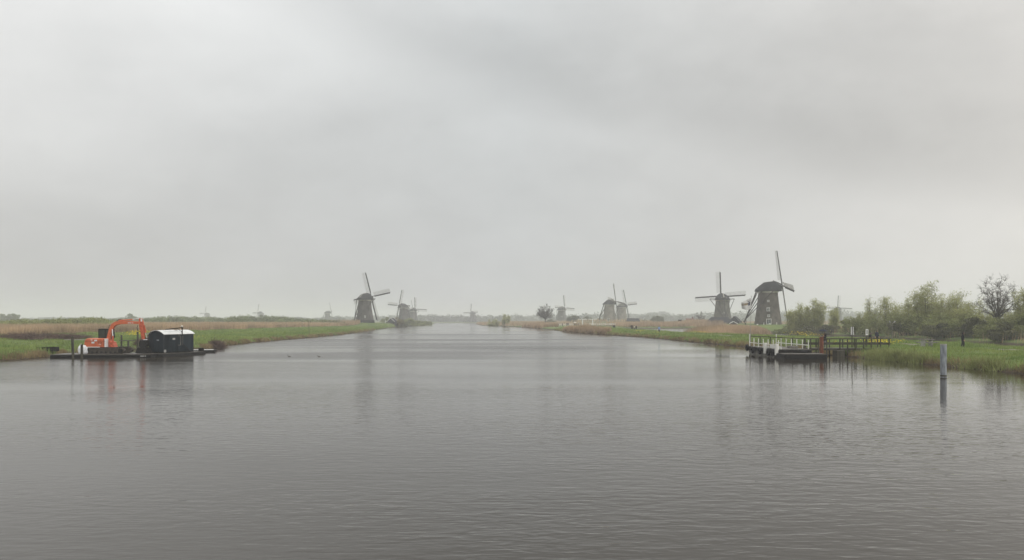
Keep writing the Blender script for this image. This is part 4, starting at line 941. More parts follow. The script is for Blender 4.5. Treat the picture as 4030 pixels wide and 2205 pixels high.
tro = MB(); tro.box((0, -0.45, 0), (2.1, 0.06, 0.5)); tro.box((0, 0.45, 0), (2.1, 0.06, 0.5)); tro.box((-1.02, 0, 0), (0.06, 0.84, 0.5)); tro.box((1.02, 0, 0), (0.06, 0.84, 0.5)); tro.box((0, 0, -0.2), (1.98, 0.84, 0.06))
box_thing('steel_trough', 'black open steel trough lying on the left bank', 'trough', tro, M['black_metal'], (px(188, 90), 90, gz(px(188, 90), 90) + 0.28), 0.05)
for i, (u, D, hh) in enumerate([(542, 108, 2.4), (478, 109, 1.9), (505, 107, 1.1)]):
    box_thing('mooring_post', ['dark wooden post on the bank behind the digger bucket', 'short dark post behind the digger tracks', 'stub of a post behind the digger tracks'][i], 'post', MB().tube((0, 0, -0.8), (0, 0, hh), 0.13, 0.12, 10), M['dark_wood'], (px(u, D), D, 0.2))
box_thing('plank', 'plank laid across short posts behind the digger', 'plank', MB().box((0, 0, 0), (2.0, 0.3, 0.12)), M['deck'], (px(500, 108), 108.0, 1.35), 0.1)
box_thing('plank', 'long pale plank lying on the bank behind the wooden posts', 'plank', MB().box((0, 0, 0), (3.4, 0.25, 0.08)), M['concrete'], (px(300, 113.5), 113.5, gz(px(300, 113.5), 113.5) + 0.75), 0.02)

# hut wagon
hw = empty('hut_wagon', (-40.1, 90.6, 0.42), R(73)); tag(hw, 'slate coloured wooden hut wagon with white barrel roof on a pontoon', 'hut')
WL, WW, WH = 4.9, 2.05, 2.05
np_ = 20
for side_ in (-1, 1):
    for k in range(np_):
        MB().box((-WL / 2 + (k + 0.5) * WL / np_, side_ * WW / 2, WH / 2 + 0.12), (WL / np_ - 0.012, 0.05, WH)).build('plank', M['slate'], hw)
for side_ in (-1, 1):
    for k in range(9):
        y = -WW / 2 + (k + 0.5) * WW / 9; hh = WH + 0.38 * (1 - (2 * y / WW) ** 2)
        MB().box((side_ * WL / 2, y, hh / 2 + 0.12), (0.05, WW / 9 - 0.012, hh)).build('plank', M['slate'], hw)
MB().box((0, 0, WH / 2 + 0.14), (WL - 0.08, WW - 0.08, WH)).build('shell', M['slate_dark'], hw)
for sx in (-1, 1):
    for sy in (-1, 1): MB().box((sx * (WL / 2 - 0.02), sy * (WW / 2 - 0.02), WH / 2 + 0.12), (0.1, 0.1, WH)).build('corner_post', M['slate_dark'], hw)
rf = MB(); rr = []
for x in (-WL / 2 - 0.12, WL / 2 + 0.12):
    ring = []
    for k in range(13):
        f = -1 + 2 * k / 12; ring.append((x, f * (WW / 2 + 0.14), WH + 0.14 + 0.46 * (1 - f * f)))
    for k in range(12, -1, -1):
        f = -1 + 2 * k / 12; ring.append((x, f * (WW / 2 + 0.12), WH + 0.08 + 0.46 * (1 - f * f)))
    rr.append(ring)
rf.loft(rr); roof = rf.build('roof', M['roof_white'], hw, smooth=True)
MB().box((0.35, 0, WH + 0.61), (0.45, 1.0, 0.02)).build('felt_patch', M['concrete'], roof)
MB().prism([(-WL / 2 - 0.05, 0), (WL / 2 + 0.05, 0), (WL / 2 + 0.05, 0.14), (-WL / 2 - 0.05, 0.14)], -WW / 2 - 0.04, WW / 2 + 0.04).build('chassis', M['black_metal'], hw)
wf = MB(); wf.box((0.02, -WW / 2 - 0.045, 1.95), (0.44, 0.03, 0.05)); wf.box((0.24, -WW / 2 - 0.047, 1.4), (0.05, 0.03, 1.1)); wf.box((0.02, -WW / 2 - 0.045, 0.87), (0.44, 0.03, 0.05)); wf.box((0.62, -WW / 2 - 0.047, 1.4), (0.04, 0.03, 1.1))
wnd = wf.build('door_frame', M['timber_grey'], hw); MB().box((0.43, -WW / 2 - 0.035, 1.4), (0.3, 0.02, 1.05)).build('door_panel', M['slate_dark'], hw)
MB().box((-0.85, -WW / 2 - 0.035, 1.62), (0.42, 0.02, 0.2)).build('nameplate', M['concrete'], hw)
MB().box((-WL / 2 - 0.035, -0.25, 1.5), (0.02, 0.3, 0.14)).build('nameplate', M['galv'], hw)
MB().box((-WL / 2 + 0.15, -WW / 2 - 0.06, 0.25), (0.3, 0.06, 0.3)).build('step', M['concrete'], hw)
pip = MB(); pip.beam((0.42, -WW / 2 - 0.12, 2.0), (0.42, -WW / 2 - 0.12, 2.95), 0.09); pip.beam((-1.9, -WW / 2 + 0.2, 2.72), (0.42, -WW / 2 - 0.12, 2.92), 0.09); pip.beam((0.42, -WW / 2 - 0.12, 2.4), (-0.1, -WW / 2 + 0.1, 2.8), 0.04)
pip.beam((0.62, -WW / 2 - 0.1, 0.95), (1.5, -WW / 2 - 0.35, 0.05), 0.07); arm = pip.build('lamp_arm', M['black_metal'], hw)
MB().ball((0.38, -WW / 2 - 0.12, 3.06), (0.13, 0.13, 0.12)).build('lamp', M['cream'], arm, smooth=True)
# punt moored beyond
punt = empty('punt', (px(783, 99), 99.4, 0), R(14)); tag(punt, 'small dark flat punt with pale deck right of the hut wagon', 'boat')
MB().prism([(-1.7, -0.2), (1.5, -0.2), (2.0, 0.3), (1.9, 0.36), (-1.7, 0.36)], -0.7, 0.7).build('hull', M['pontoon'], punt, bevel=0.03)
MB().box((0.3, 0, 0.39), (2.6, 1.2, 0.04)).build('deck', M['roof_white'], punt)
MB().box((-1.2, 0, 0.45), (0.5, 1.1, 0.18)).build('thwart', M['black_metal'], punt)

# ------------------------------------------------------------------ ferry, jetty and things on the right bank
fe = empty('ferry_pontoon', (31.6, 90.8, 0), R(90)); tag(fe, 'small flat cable ferry with white railings moored at the jetty', 'boat')
MB().prism([(-5.0, 0.15), (-4.6, -0.5), (5.4, -0.5), (6.3, 0.42), (6.2, 0.55), (-5.0, 0.55)], -1.75, 1.75).build('hull', M['hull'], fe, bevel=0.03)
MB().prism([(-5.0, 0.5), (6.35, 0.5), (6.35, 0.92), (-5.0, 0.86)], -1.85, 1.85).build('bulwark', M['black_metal'], fe, bevel=0.03)
for i in range(14): MB().box((-4.6 + i * 0.79, 0, 0.935), (0.75, 3.5, 0.05)).build('plank', M['deck'], fe)
lo = MB().prism([(-7.6, 0.0), (-7.3, -0.4), (-4.9, -0.4), (-4.9, 0.5), (-7.6, 0.5)], -2.5, 2.1).build('landing_float', M['black_metal'], fe, bevel=0.03)
for i in range(6): MB().box((-6.3, -2.1 + i * 0.75, 0.53), (2.5, 0.71, 0.05)).build('plank', M['deck'], lo)
def rail_row(parent, pts, hgt, mat, r=0.035, tall=(), mids=(0.5, 1.0), name='rail_post', rail='hand_rail', wide=None):
    for i, p in enumerate(pts):
        hh = hgt + (0.5 if i in tall else 0.0)
        MB().tube((p[0], p[1], p[2]), (p[0], p[1], p[2] + hh), r, r, 8).build(name, mat, parent)
    for f in mids:
        for a, b in zip(pts[:-1], pts[1:]):
            w = wide if (wide and f < 0.9) else r * 1.5
            MB().beam((a[0], a[1], a[2] + hgt * f), (b[0], b[1], b[2] + hgt * f), r * 1.4, w).build(rail, mat, parent)
rail_row(fe, [(6.0 - i * 1.75, 1.7, 0.93) for i in range(7)], 1.05, M['dirty_white'], 0.055, (0,), (0.45,), rail='mid_rail')
rail_row(fe, [(6.0 - i * 1.75, -1.65, 0.93) for i in range(7)], 1.05, M['dirty_white'], 0.055, (0,), (0.45,), rail='mid_rail')
for (x, y) in ((-0.7, 1.75), (-4.7, 1.8)): MB().prism([(x - 0.18, 0.3), (x + 0.18, 0.3), (x + 0.2, 1.55), (x - 0.2, 1.55)], y, y + 0.34).build('white_bollard', M['dirty_white'], fe, bevel=0.03)
MB().prism([(-4.8, 0.95), (-1.0, 0.95), (-1.0, 1.35), (-4.8, 1.2)], 1.45, 1.52).build('side_board', M['white'], fe)
for (x, y, z) in ((6.2, 1.95, 0.75), (3.9, 1.98, 0.55), (1.2, 1.98, 0.55), (-2.0, 2.02, 0.5), (-3.6, 2.04, 0.5)):
    MB().torus((x, y, z), 0.30, 0.14, 'Y', 18, 8).build('tyre', M['rubber'], fe, smooth=True)
MB().torus((-4.95, -0.9, 0.72), 0.34, 0.13, 'Z', 18, 8).build('tyre', M['rubber'], fe, smooth=True)
MB().box((-2.0, -0.8, 1.1), (1.6, 0.7, 0.3)).build('deck_locker', M['timber_grey'], fe, bevel=0.02)
# flag pole and flag at the far end of the ferry
FPX0, FPY0 = 30.15, 97.3
pole = box_thing('flagpole', 'thin tall white flagpole at the far end of the ferry', 'flagpole', MB().tube((0, 0, 0), (0.12, 0, 6.25), 0.035, 0.022, 8).ball((0.12, 0, 6.3), 0.05, 8, 6), M['concrete'], (FPX0, FPY0, 0.95))
fl = MB(); fg = []
NX, NZ = 14, 12
def flag_pt(s, t_, off=0.0):      # s along the fly (0 at the pole), t down the hoist
    x = -s * 1.28 * (1 - 0.10 * t_); y = 0.16 * math.sin(5.5 * s + 1.5 * t_) * s + off; z = -t_ * 1.35 * (1 - 0.35 * s) - 0.62 * s - 0.15 * math.sin(4 * s) * t_
    return (x, y, z)
for o_f in (0.006, -0.006):
    b0 = len(fl.v)
    V_ = [flag_pt(i / NX, j / NZ, o_f) for i in range(NX + 1) for j in range(NZ + 1)]
    fl.add(V_, [(i * (NZ + 1) + j, i * (NZ + 1) + j + 1, (i + 1) * (NZ + 1) + j + 1, (i + 1) * (NZ + 1) + j) for i in range(NX) for j in range(NZ)])
flag = fl.build('flag', M['flag_white'], None, smooth=True); flag.location = (FPX0 + 0.09, FPY0 - 0.02, 7.05); tag(flag, 'white flag printed with a small windmill, drooping in the wind', 'flag')
def flag_patch(outline, mat, name):
    p = MB()
    for o_f in (-0.014, 0.014): p.add([flag_pt(s, q, o_f) for s, q in outline], [tuple(range(len(outline)))])
    return p.build(name, mat, flag)
for k in range(7): flag_patch([(0.3 + k * 0.1, 0.34 - 0.02 * k), (0.4 + k * 0.1, 0.34 - 0.02 * k), (0.4 + k * 0.1, 0.5 + 0.02 * (k % 3)), (0.3 + k * 0.1, 0.48 + 0.02 * ((k + 1) % 3))], M['flag_tan'], 'printed_land')
flag_patch([(0.10, 0.62), (0.30, 0.62), (0.26, 0.36), (0.15, 0.36)], M['flag_blue'], 'printed_mill')
flag_patch([(0.06, 0.16), (0.09, 0.14), (0.33, 0.46), (0.30, 0.48)], M['flag_blue'], 'printed_sail'); flag_patch([(0.34, 0.17), (0.31, 0.14), (0.07, 0.44), (0.10, 0.47)], M['flag_blue'], 'printed_sail')

# jetty
je = empty('jetty', (34.4, 90.0, 0), R(2)); tag(je, 'dark wooden jetty with railing running from the ferry to the bank', 'jetty')
JL = 9.6
for i in range(24): MB().box((0.2 + i * 0.4, 0, 0.93), (0.37, 1.7, 0.07)).build('plank', M['deck'], je)
for sy in (-1, 1): MB().box((JL / 2, sy * 0.8, 0.80), (JL, 0.14, 0.18)).build('stringer', M['dark_wood'], je)
for sy in (-1, 1):
    for i, x in enumerate([0.15, 1.05, 2.05, 3.6, 4.5, 5.5, 6.4, 7.3, 8.4, 9.4] if sy < 0 else [0.3, 1.6, 3.2, 4.8, 6.2, 7.6, 9.0]):
        MB().box((x, sy * 0.93, 0.55 if x < 6 else 0.85), (0.11, 0.11, 2.95 if x < 6 else 2.3)).build('post', M['dark_wood'], je)
    MB().box((JL / 2, sy * 0.95, 2.04), (JL, 0.16, 0.08)).build('hand_rail', M['dark_wood'], je)
    MB().box((JL / 2, sy * 0.86, 1.48), (JL, 0.05, 0.24)).build('mid_board', M['dark_wood'], je)
# landing rail behind the ferry
lr = empty('landing_rail', (0, 0, 0)); tag(lr, 'dark sloping handrail behind the white ferry railings', 'railing')
pts = [(33.6 + (i / 5) * 0.9 - 2.0 * (1 - i / 5), 102 - (i / 5) * 11.2, 0.95 - 0.08 * (i / 5)) for i in range(6)]
for p in pts: MB().box((p[0], p[1], 0.9), (0.09, 0.09, 2.4)).build('post', M['dark_wood'], lr)
for a, b in zip(pts[:-1], pts[1:]): MB().beam((a[0], a[1], a[2] + 1.15), (b[0], b[1], b[2] + 1.15), 0.09, 0.09).build('hand_rail', M['dark_wood'], lr)
box_thing('mooring_pile', 'thick rust red steel pile at the jetty end', 'pile', MB().tube((0, 0, -1.5), (0, 0, 2.3), 0.22, 0.22, 18).tube((0, 0, 2.3), (0, 0, 2.34), 0.24, 0.2, 18), M['rust'], (px(3233, 87.2), 87.2, 0))
box_thing('mooring_block', 'dark timber block under the jetty at the waterline', 'block', MB().box((0, 0, 0.25), (1.0, 1.0, 1.0)), M['dark_wood'], (px(3298, 88.6), 88.4, 0), 0.1, 0.04)
box_thing('mooring_post', 'grey steel mooring post standing alone in the water', 'post', MB().tube((0, 0, -1.5), (0, 0, 2.42), 0.215, 0.215, 24).tube((0, 0, 2.42), (0, 0, 2.44), 0.215, 0.19, 24).tube((0, 0, -0.02), (0, 0, 0.05), 0.222, 0.222, 24), M['galv'], (px(3713, 56.8), 56.8, 0))
post_ = [o for o in COL.objects if o.get('label') == 'grey steel mooring post standing alone in the water'][0]
MB().tube((0, 0, -0.3), (0, 0, 0.16), 0.221, 0.219, 24).build('wet_band', M['dark_wood'], post_)
MB().tube((0, 0, 2.36), (0, 0, 2.45), 0.222, 0.222, 24).build('top_ring', M['concrete'], post_)
for i, (u, D, zt, hh) in enumerate([(3353, 91.5, 3.42, 0.95), (3411, 91.8, 3.15, 0.72)]):
    sg = empty('sign_post', (px(u, D), D, 0.6)); tag(sg, ['taller white sign board with dark centre on the jetty', 'lower white sign board with dark centre on the jetty'][i], 'sign', 'white signs on the jetty')
    MB().box((0, 0, (zt - 0.6) / 2), (0.09, 0.09, zt - 0.6)).build('post', M['dark_wood'], sg)
    b_s = MB().box((0, -0.06, zt - 0.6 - hh / 2), (0.30, 0.03, hh)).build('board', M['white'], sg)
    MB().box((0.0, -0.078, zt - 0.6 - hh / 2), (0.10, 0.012, hh * (1.0 if i == 0 else 0.66))).build('dark_panel', M['black_metal'], b_s)
lp = empty('lamp_post', (px(3511, 108), 108, gz(px(3511, 108), 108))); tag(lp, 'slim lamp post with two small heads among the grass', 'lamp')
MB().tube((0, 0, 0), (0, 0, 2.75), 0.06, 0.05, 8).build('pole', M['timber_grey'], lp)
for sx in (-1, 1):
    MB().beam((0, 0, 2.7), (sx * 0.28, 0, 2.85), 0.04).build('arm', M['timber_grey'], lp)
    MB().box((sx * 0.34, 0, 2.93), (0.12, 0.16, 0.3), ry=R(35) * sx).build('lamp_head', M['concrete'], lp, bevel=0.02)
pt = empty('picnic_table', (px(3648, 90), 90, gz(px(3648, 90), 90) + 0.05), R(20)); tag(pt, 'grey picnic table with concrete feet in the grass', 'table')
for k in range(4): MB().box((0, -0.3 + k * 0.2, 0.78), (1.9, 0.18, 0.06)).build('tabletop_board', M['bench_wood'], pt)
for sy in (-1, 1):
    for k in range(2): MB().box((0, sy * (0.75 + k * 0.17), 0.47), (1.9, 0.15, 0.06)).build('seat_board', M['bench_wood'], pt)
for sx in (-0.6, 0.6):
    MB().prism([(sx - 0.16, -0.1), (sx + 0.16, -0.1), (sx + 0.1, 0.74), (sx - 0.1, 0.74)], -0.2, 0.2).build('foot', M['concrete'], pt)
    MB().box((sx, 0, 0.4), (0.14, 1.75, 0.1)).build('cross_arm', M['concrete'], pt)

# ------------------------------------------------------------------ people
def body_mesh(name, pose):
    """one continuous figure grown with the Skin modifier from a posed skeleton; faces +X"""
    v, e, r = [], [], []
    def add(p, rad, par=None):
        v.append(p); r.append(rad if isinstance(rad, tuple) else (rad, rad)); i = len(v) - 1
        if par is not None: e.append((par, i))
        return i
    bend = pose.get('bend', 0.0)
    def B(p):        # lean the upper body forward about the hips
        x, y, z = p; dz = z - 0.95
        return (x + dz * math.sin(bend), y, 0.95 + dz * math.cos(bend))
    pel = add((0, 0, 0.95), (0.2, 0.16)); sp1 = add(B((0, 0, 1.13)), (0.195, 0.16), pel); ch = add(B((0.0, 0, 1.32)), (0.22, 0.165), sp1)
    nb0 = add(B((0.0, 0, 1.46)), 0.085, ch); nk = add(B((0.01, 0, 1.51)), 0.06, nb0); h1 = add(B((0.03, 0, 1.57)), 0.08, nk); h2 = add(B((0.03, 0, 1.66)), 0.105, h1); add(B((0.015, 0, 1.735)), 0.08, h2)
    add(B((0.145, 0, 1.64)), 0.018, h2)
    for s in (-1, 1):
        sw = pose.get('arm', 0.0) * s
        sh = add(B((0.0, s * 0.18, 1.42)), 0.085, ch)
        if pose.get('hold') and s == pose['hold']:
            el = add(B((0.06, s * 0.27, 1.16)), 0.06, sh); wr = add(B((0.26, s * 0.2, 1.30)), 0.042, el); pa = add(B((0.31, s * 0.18, 1.35)), 0.04, wr); fd = (0.03, 0, 0.05)
        else:
            el = add(B((-0.03 + sw * 0.5, s * 0.26, 1.14)), 0.06, sh); wr = add(B((0.03 + sw * 1.1, s * 0.28, 0.92)), 0.042, el); pa = add(B((0.05 + sw * 1.25, s * 0.28, 0.84)), 0.04, wr); fd = (0.01, 0, -0.05)
        p0 = v[pa]
        for k, ln in enumerate((0.9, 1.1, 1.15, 0.95)):
            a = add((p0[0] + fd[0] + (k - 1.5) * 0.02, p0[1], p0[2] + fd[2] * ln), 0.011, pa); add((p0[0] + 2 * fd[0] + (k - 1.5) * 0.02, p0[1] - s * 0.012, p0[2] + 2 * fd[2] * ln), 0.009, a)
        a = add((p0[0] + 0.045, p0[1] - s * 0.02, p0[2] - 0.01), 0.012, pa); add((p0[0] + 0.06, p0[1] - s * 0.03, p0[2] - 0.045), 0.010, a)
        st_ = pose.get('stride', 0.0) * s
        hp = add((0, s * 0.095, 0.90), 0.13, pel); kn = add((0.04 + st_ * 0.55, s * 0.10, 0.50 + 0.03 * (st_ < 0)), 0.095, hp); an = add((-0.02 + st_, s * 0.10, 0.10 + 0.06 * (st_ < -0.05)), 0.07, kn)
        add((0.15 + st_, s * 0.12, 0.045 + 0.03 * (st_ < -0.05)), 0.042, an)
    me = bpy.data.meshes.new(name + '_skeleton'); me.from_pydata(v, e, []); ob = bpy.data.objects.new(name + '_skeleton', me); COL.objects.link(ob)
    ob.modifiers.new('skin', 'SKIN')
    for i, rr_ in enumerate(r): me.skin_vertices[0].data[i].radius = rr_
    me.skin_vertices[0].data[0].use_root = True
    sd = ob.modifiers.new('sub', 'SUBSURF'); sd.levels = 1; sd.render_levels = 1
    dg = bpy.context.evaluated_depsgraph_get(); res = bpy.data.meshes.new_from_object(ob.evaluated_get(dg)); res.name = name
    bpy.data.objects.remove(ob); bpy.data.meshes.remove(me)
    co = np.zeros(len(res.vertices) * 3); res.vertices.foreach_get('co', co); co = co.reshape(-1, 3)
    hx = math.sin(bend) * 0.7; mi = []
    neck = 0.95 + 0.53 * math.cos(bend)
    for p in res.polygons:
        c = co[list(p.vertices)].mean(0); x, y, z = c
        hand = (abs(y) > 0.2 and z < 0.90 and z > 0.6) or (pose.get('hold') and x > 0.28 and z > 1.25 and z < 1.5 and abs(y) > 0.1)
        if z > neck: mi.append(3 if x > 0.075 + hx and z < neck + 0.2 else 4)
        elif hand: mi.append(3)
        elif z < 0.09: mi.append(0)
        elif z < 0.80: mi.append(1)
        else: mi.append(2)
    for _ in range(5): res.materials.append(M['black_metal'])
    res.polygons.foreach_set('material_index', np.array(mi, dtype=np.int32)); res.polygons.foreach_set('use_smooth', np.ones(len(mi), dtype=bool))
    return res
POSE = {'walk': body_mesh('walking_body', dict(stride=0.11, arm=-0.1)), 'stand': body_mesh('standing_body', dict(stride=0.04, arm=0.03)), 'hold': body_mesh('holding_body', dict(stride=0.08, hold=1, arm=0.0)), 'hunch': body_mesh('leaning_body', dict(stride=0.14, bend=0.5, arm=0.1)), 'run': body_mesh('running_body', dict(stride=0.36, arm=-0.28, bend=0.12))}
CL = {k: material('cloth ' + k, c, 0.85, 0.12, 6.0) for k, c in dict(black=(0.012, 0.012, 0.016), charcoal=(0.03, 0.03, 0.034), navy=(0.02, 0.024, 0.04), grey=(0.16, 0.16, 0.16), white=(0.6, 0.6, 0.58), red=(0.42, 0.06, 0.05), salmon=(0.62, 0.24, 0.17), blue=(0.22, 0.30, 0.52), brown=(0.09, 0.06, 0.045), skin=(0.48, 0.30, 0.22), hair=(0.035, 0.025, 0.02), cream=(0.55, 0.5, 0.4)).items()}
def person(label, u, D, pose, yaw, jacket, trousers, head='hair', z=None, sc=1.0):
    x = px(u, D); zz_ = gz(x, D) if z is None else z
    o = link(bpy.data.objects.new('person', POSE[pose])); o.location = (x, D, zz_ + 0.03); o.rotation_euler = (0, 0, R(yaw)); o.scale = (sc, sc, sc)
    for sl, k in zip(o.material_slots, ('black', trousers, jacket, 'skin', head)): sl.link = 'OBJECT'; sl.material = CL[k]
    tag(o, label, 'person'); return o
def umbrella(label, loc, r, mat, tilt=0.0, yaw=0.0):
    um = empty('umbrella', loc); um.rotation_euler = (tilt, 0, yaw); tag(um, label, 'umbrella')
    mb = MB(); rings = []
    for f in (0.03, 0.4, 0.75, 1.0):
        rings.append([(r * f * (1 - 0.06 * (k % 2) * f) * math.cos(math.pi * k / 8), r * f * (1 - 0.06 * (k % 2) * f) * math.sin(math.pi * k / 8), 0.36 * r * 2 * (1 - f * f) * 0.55) for k in range(16)])
    mb.loft(rings, caps=False); mb.build('canopy', mat, um, smooth=True)
    MB().tube((0, 0, -0.75), (0, 0, 0.45 * r + 0.08), 0.012, 0.01, 6).build('shaft', M['black_metal'], um)
    for k in range(8):
        a = math.pi * k / 4; MB().beam((0, 0, 0.30 * r), (r * 0.97 * math.cos(a), r * 0.97 * math.sin(a), 0.015), 0.012).build('rib', M['black_metal'], um)
    return um
person('walker in black hooded jacket alone on the right bank', 3789, 90, 'walk', -35, 'black', 'charcoal', 'black', sc=1.06)
person('figure in dark clothes under a black umbrella on the jetty', 3246, 90.4, 'hold', 200, 'black', 'grey', 'hair', z=0.97)
umbrella('black umbrella held up behind the rusty pile', (px(3238, 90.4), 90.35, 2.95), 0.5, CL['navy'], 0.1)
person('shorter figure in black seen behind the jetty railing', 3425, 103, 'stand', -60, 'black', 'black', 'hair', sc=0.86)
person('taller figure in black with white scarf behind the jetty railing', 3451, 103, 'stand', -70, 'navy', 'black', 'hair')
WG = 'walkers on the canal path'
person('jogger in light blue jacket running alone along the path', 2594, 203, 'run', 80, 'blue', 'black')
for u, j, t__, l, dd in ((2485, 'charcoal', 'black', 'leftmost of four people standing close together on the path', 261), (2490, 'brown', 'charcoal', 'second from left of four people together on the path', 262.2), (2497, 'cream', 'charcoal', 'figure in a cream top in the group of four', 261), (2503.5, 'black', 'charcoal', 'rightmost of four people standing close together on the path', 260)):
    person(l, u, dd, 'walk' if j == 'cream' else 'stand', 75, j, t__)
person('left figure of the couple under the white umbrella', 2260, 392, 'hold', -70, 'black', 'black')
person('right figure of the couple under the white umbrella', 2267, 392, 'stand', -100, 'charcoal', 'black')
umbrella('white umbrella over the couple on the path', (px(2263, 392), 391.9, gz(px(2263, 392), 392) + 1.98), 0.62, M['white'])
person('figure leaning under a grey umbrella right of the couple', 2276, 394, 'hunch', 0, 'charcoal', 'grey')
umbrella('grey umbrella tilted over the leaning figure', (px(2278, 394), 393.9, gz(px(2278, 394), 394) + 1.55), 0.6, CL['grey'], 0.5, 1.2)
for u, j, l in ((2172, 'brown', 'figure in brown, leftmost at the white railing'), (2178, 'salmon', 'figure in a salmon pink jacket at the white railing'), (2184, 'red', 'figure in a dark red jacket at the white railing'), (2197, 'charcoal', 'dark figure at the left part of the white railing'), (2213, 'navy', 'dark figure in the middle of the left white railing'), (2231, 'black', 'dark figure leaning near the right end of the left railing'), (2236, 'charcoal', 'dark figure at the right end of the left railing')):
    person(l, u, 402 + (u % 3), 'stand', -60 - u % 40, j, 'charcoal')
person('left dark figure crossing behind the long white railing', 2407, 424, 'walk', 180, 'charcoal', 'black', z=1.25)
person('right dark figure crossing behind the long white railing', 2417, 424, 'walk', 180, 'black', 'black', z=1.25)

# ------------------------------------------------------------------ white railings, drawbridge, sheds of the middle distance
def fence(label, u0, u1, D0, D1, n, z0, hgt, deck=False):
    x0, x1 = px(u0, D0), px(u1, D1); f_ = empty('white_railing', (x0, D0, 0)); tag(f_, label, 'railing', 'white railings by the drawbridge')
    P = [((x1 - x0) * i / (n - 1), (D1 - D0) * i / (n - 1), z0) for i in range(n)]
    for p in P: MB().box((p[0], p[1], z0 + hgt / 2 - 0.2), (0.14, 0.14, hgt + 0.4)).build('post', M['white'], f_)
    for q in (0.55, 1.0): MB().beam((P[0][0], P[0][1] - 0.09, z0 + hgt * q), (P[-1][0], P[-1][1] - 0.09, z0 + hgt * q), 0.08, 0.13).build('rail', M['white'], f_)
    if deck:
        MB().beam((P[0][0], P[0][1] + 1.3, z0 - 0.2), (P[-1][0], P[-1][1] + 1.3, z0 - 0.2), 2.8, 0.4).build('deck', M['dark_wood'], f_)
        for i in range(1, n, 2): MB().box((P[i][0], P[i][1] + 0.2, z0 / 2 - 0.7), (0.22, 0.22, z0 + 1.0)).build('pile', M['dark_wood'], f_)
    return f_
fence('long white railing of the footbridge below the pale mill pair', 2320, 2445, 412, 420, 17, 1.3, 1.15, True)
fence('white railing behind the path right of the lone tree', 2190, 2256, 406, 410, 12, 1.15, 1.15)
fence('far white railing left of the lone tree', 2052, 2092, 520, 500, 8, 1.0, 1.1)
db = empty('drawbridge', (px(2312, 415), 415, 0)); tag(db, 'small white double drawbridge with two balance beams', 'drawbridge')
for sx, u in ((-1, 2293), (1, 2332.5)):
    x = px(u, 415) - px(2312, 415)
    for y in (-1.1, 1.1):
        MB().beam((x, y, 0.4), (x, y, 4.7), 0.3).build('gate_post', M['white'], db)
        MB().beam((x - 2.25, y, 4.78), (x + 2.25, y, 4.78), 0.3, 0.36).build('balance_beam', M['white'], db)
    MB().beam((x, -1.1, 4.5), (x, 1.1, 4.5), 0.2).build('crossbar', M['white'], db)
MB().box((0, 0, 1.15), (9.6, 2.0, 0.3)).build('deck', M['dark_wood'], db)
for sx in (-1, 1): MB().box((sx * 4.6, 0, 0.3), (0.6, 2.4, 1.8)).build('abutment', M['timber_grey'], db)
box_thing('litter_bin', 'dark square bin beside the path below the pale mills', 'bin', MB().box((0, 0, 0.6), (0.95, 0.8, 1.2)).box((0, 0, 1.24), (1.05, 0.9, 0.1)), M['black_metal'], (px(2417, 330), 330, gz(px(2417, 330), 330)), 0, 0.03)
rk = empty('bicycle_rack', (px(2468, 285), 285, gz(px(2468, 285), 285))); tag(rk, 'low grey bicycle rack left of the group of four', 'rack')
for k in range(6): MB().path([(-0.9 + k * 0.36, 0, 0), (-0.9 + k * 0.36, 0, 0.95)], 0.03).build('bar', M['timber_grey'], rk)
MB().beam((-0.95, 0, 0.95), (0.95, 0, 0.95), 0.05).build('top_rail', M['timber_grey'], rk)
# sheds and houses
def house(name, label, u, D, w, d, h, rh, wall, roofm, rz=0.0, zo=0.0, gable=None, chimney=False, cat='shed', hip=0.0):
    x = px(u, D); r_ = empty(name, (x, D, gz(x, D) - 0.1 + zo), rz); tag(r_, label, cat)
    MB().box((0, 0, h / 2), (w, d, h)).build('wall', M[wall], r_)
    rf_ = MB(); hx = w / 2 + 0.25; hy = d / 2 + 0.3; rx = hx - hip
    rf_.add([(-hx, -hy, h), (hx, -hy, h), (hx, hy, h), (-hx, hy, h), (-rx, 0, h + rh), (rx, 0, h + rh)], [(0, 1, 5, 4), (2, 3, 4, 5), (1, 2, 5), (3, 0, 4), (3, 2, 1, 0)])
    rfo = rf_.build('roof', M[roofm], r_)
    if gable:
        g_ = MB()
        for sx in (-1, 1):
            g_.beam((sx * (hx + 0.05), -hy, h), (sx * (hx + 0.05), 0, h + rh), 0.1, 0.3); g_.beam((sx * (hx + 0.05), hy, h), (sx * (hx + 0.05), 0, h + rh), 0.1, 0.3)
        g_.build('barge_board', M[gable], rfo)
    if chimney: MB().box((w * 0.32, 0, h + rh + 0.3), (0.7, 0.7, 1.4)).build('chimney', M['roof_tile'], rfo)
    for k in (-1, 1): 
        wn = MB().box((k * w * 0.22, -d / 2 - 0.03, h * 0.55), (0.8, 0.06, 0.9)).build('window', M['cream'], r_); MB().box((k * w * 0.22, -d / 2 - 0.07, h * 0.55), (0.6, 0.04, 0.7)).build('pane', M['glass'], wn)
    return r_
house('gabled_shed', 'small dark gabled shed with pale edges by the left bank bushes', 1544, 485, 6, 4.6, 2.6, 2.3, 'tar', 'tar', R(80), 0.2, 'white')
house('barn', 'low dark hip roofed barn in front of the grey thatched mill', 2832, 415, 14, 6, 0.9, 3.0, 'tar', 'tar', R(3), -0.3, None, hip=2.8)
house('gabled_shed', 'dark shed with white gable edge at the right end of the barn', 2893, 418, 6.5, 5.5, 1.4, 3.0, 'tar', 'tar', R(62), -0.2, None, hip=0.2)
house('porch', 'small porch with white roof edge in front of the barn', 2886, 400, 2.2, 3.4, 0.9, 1.1, 'tar', 'tar', R(78), 0.3, 'white')
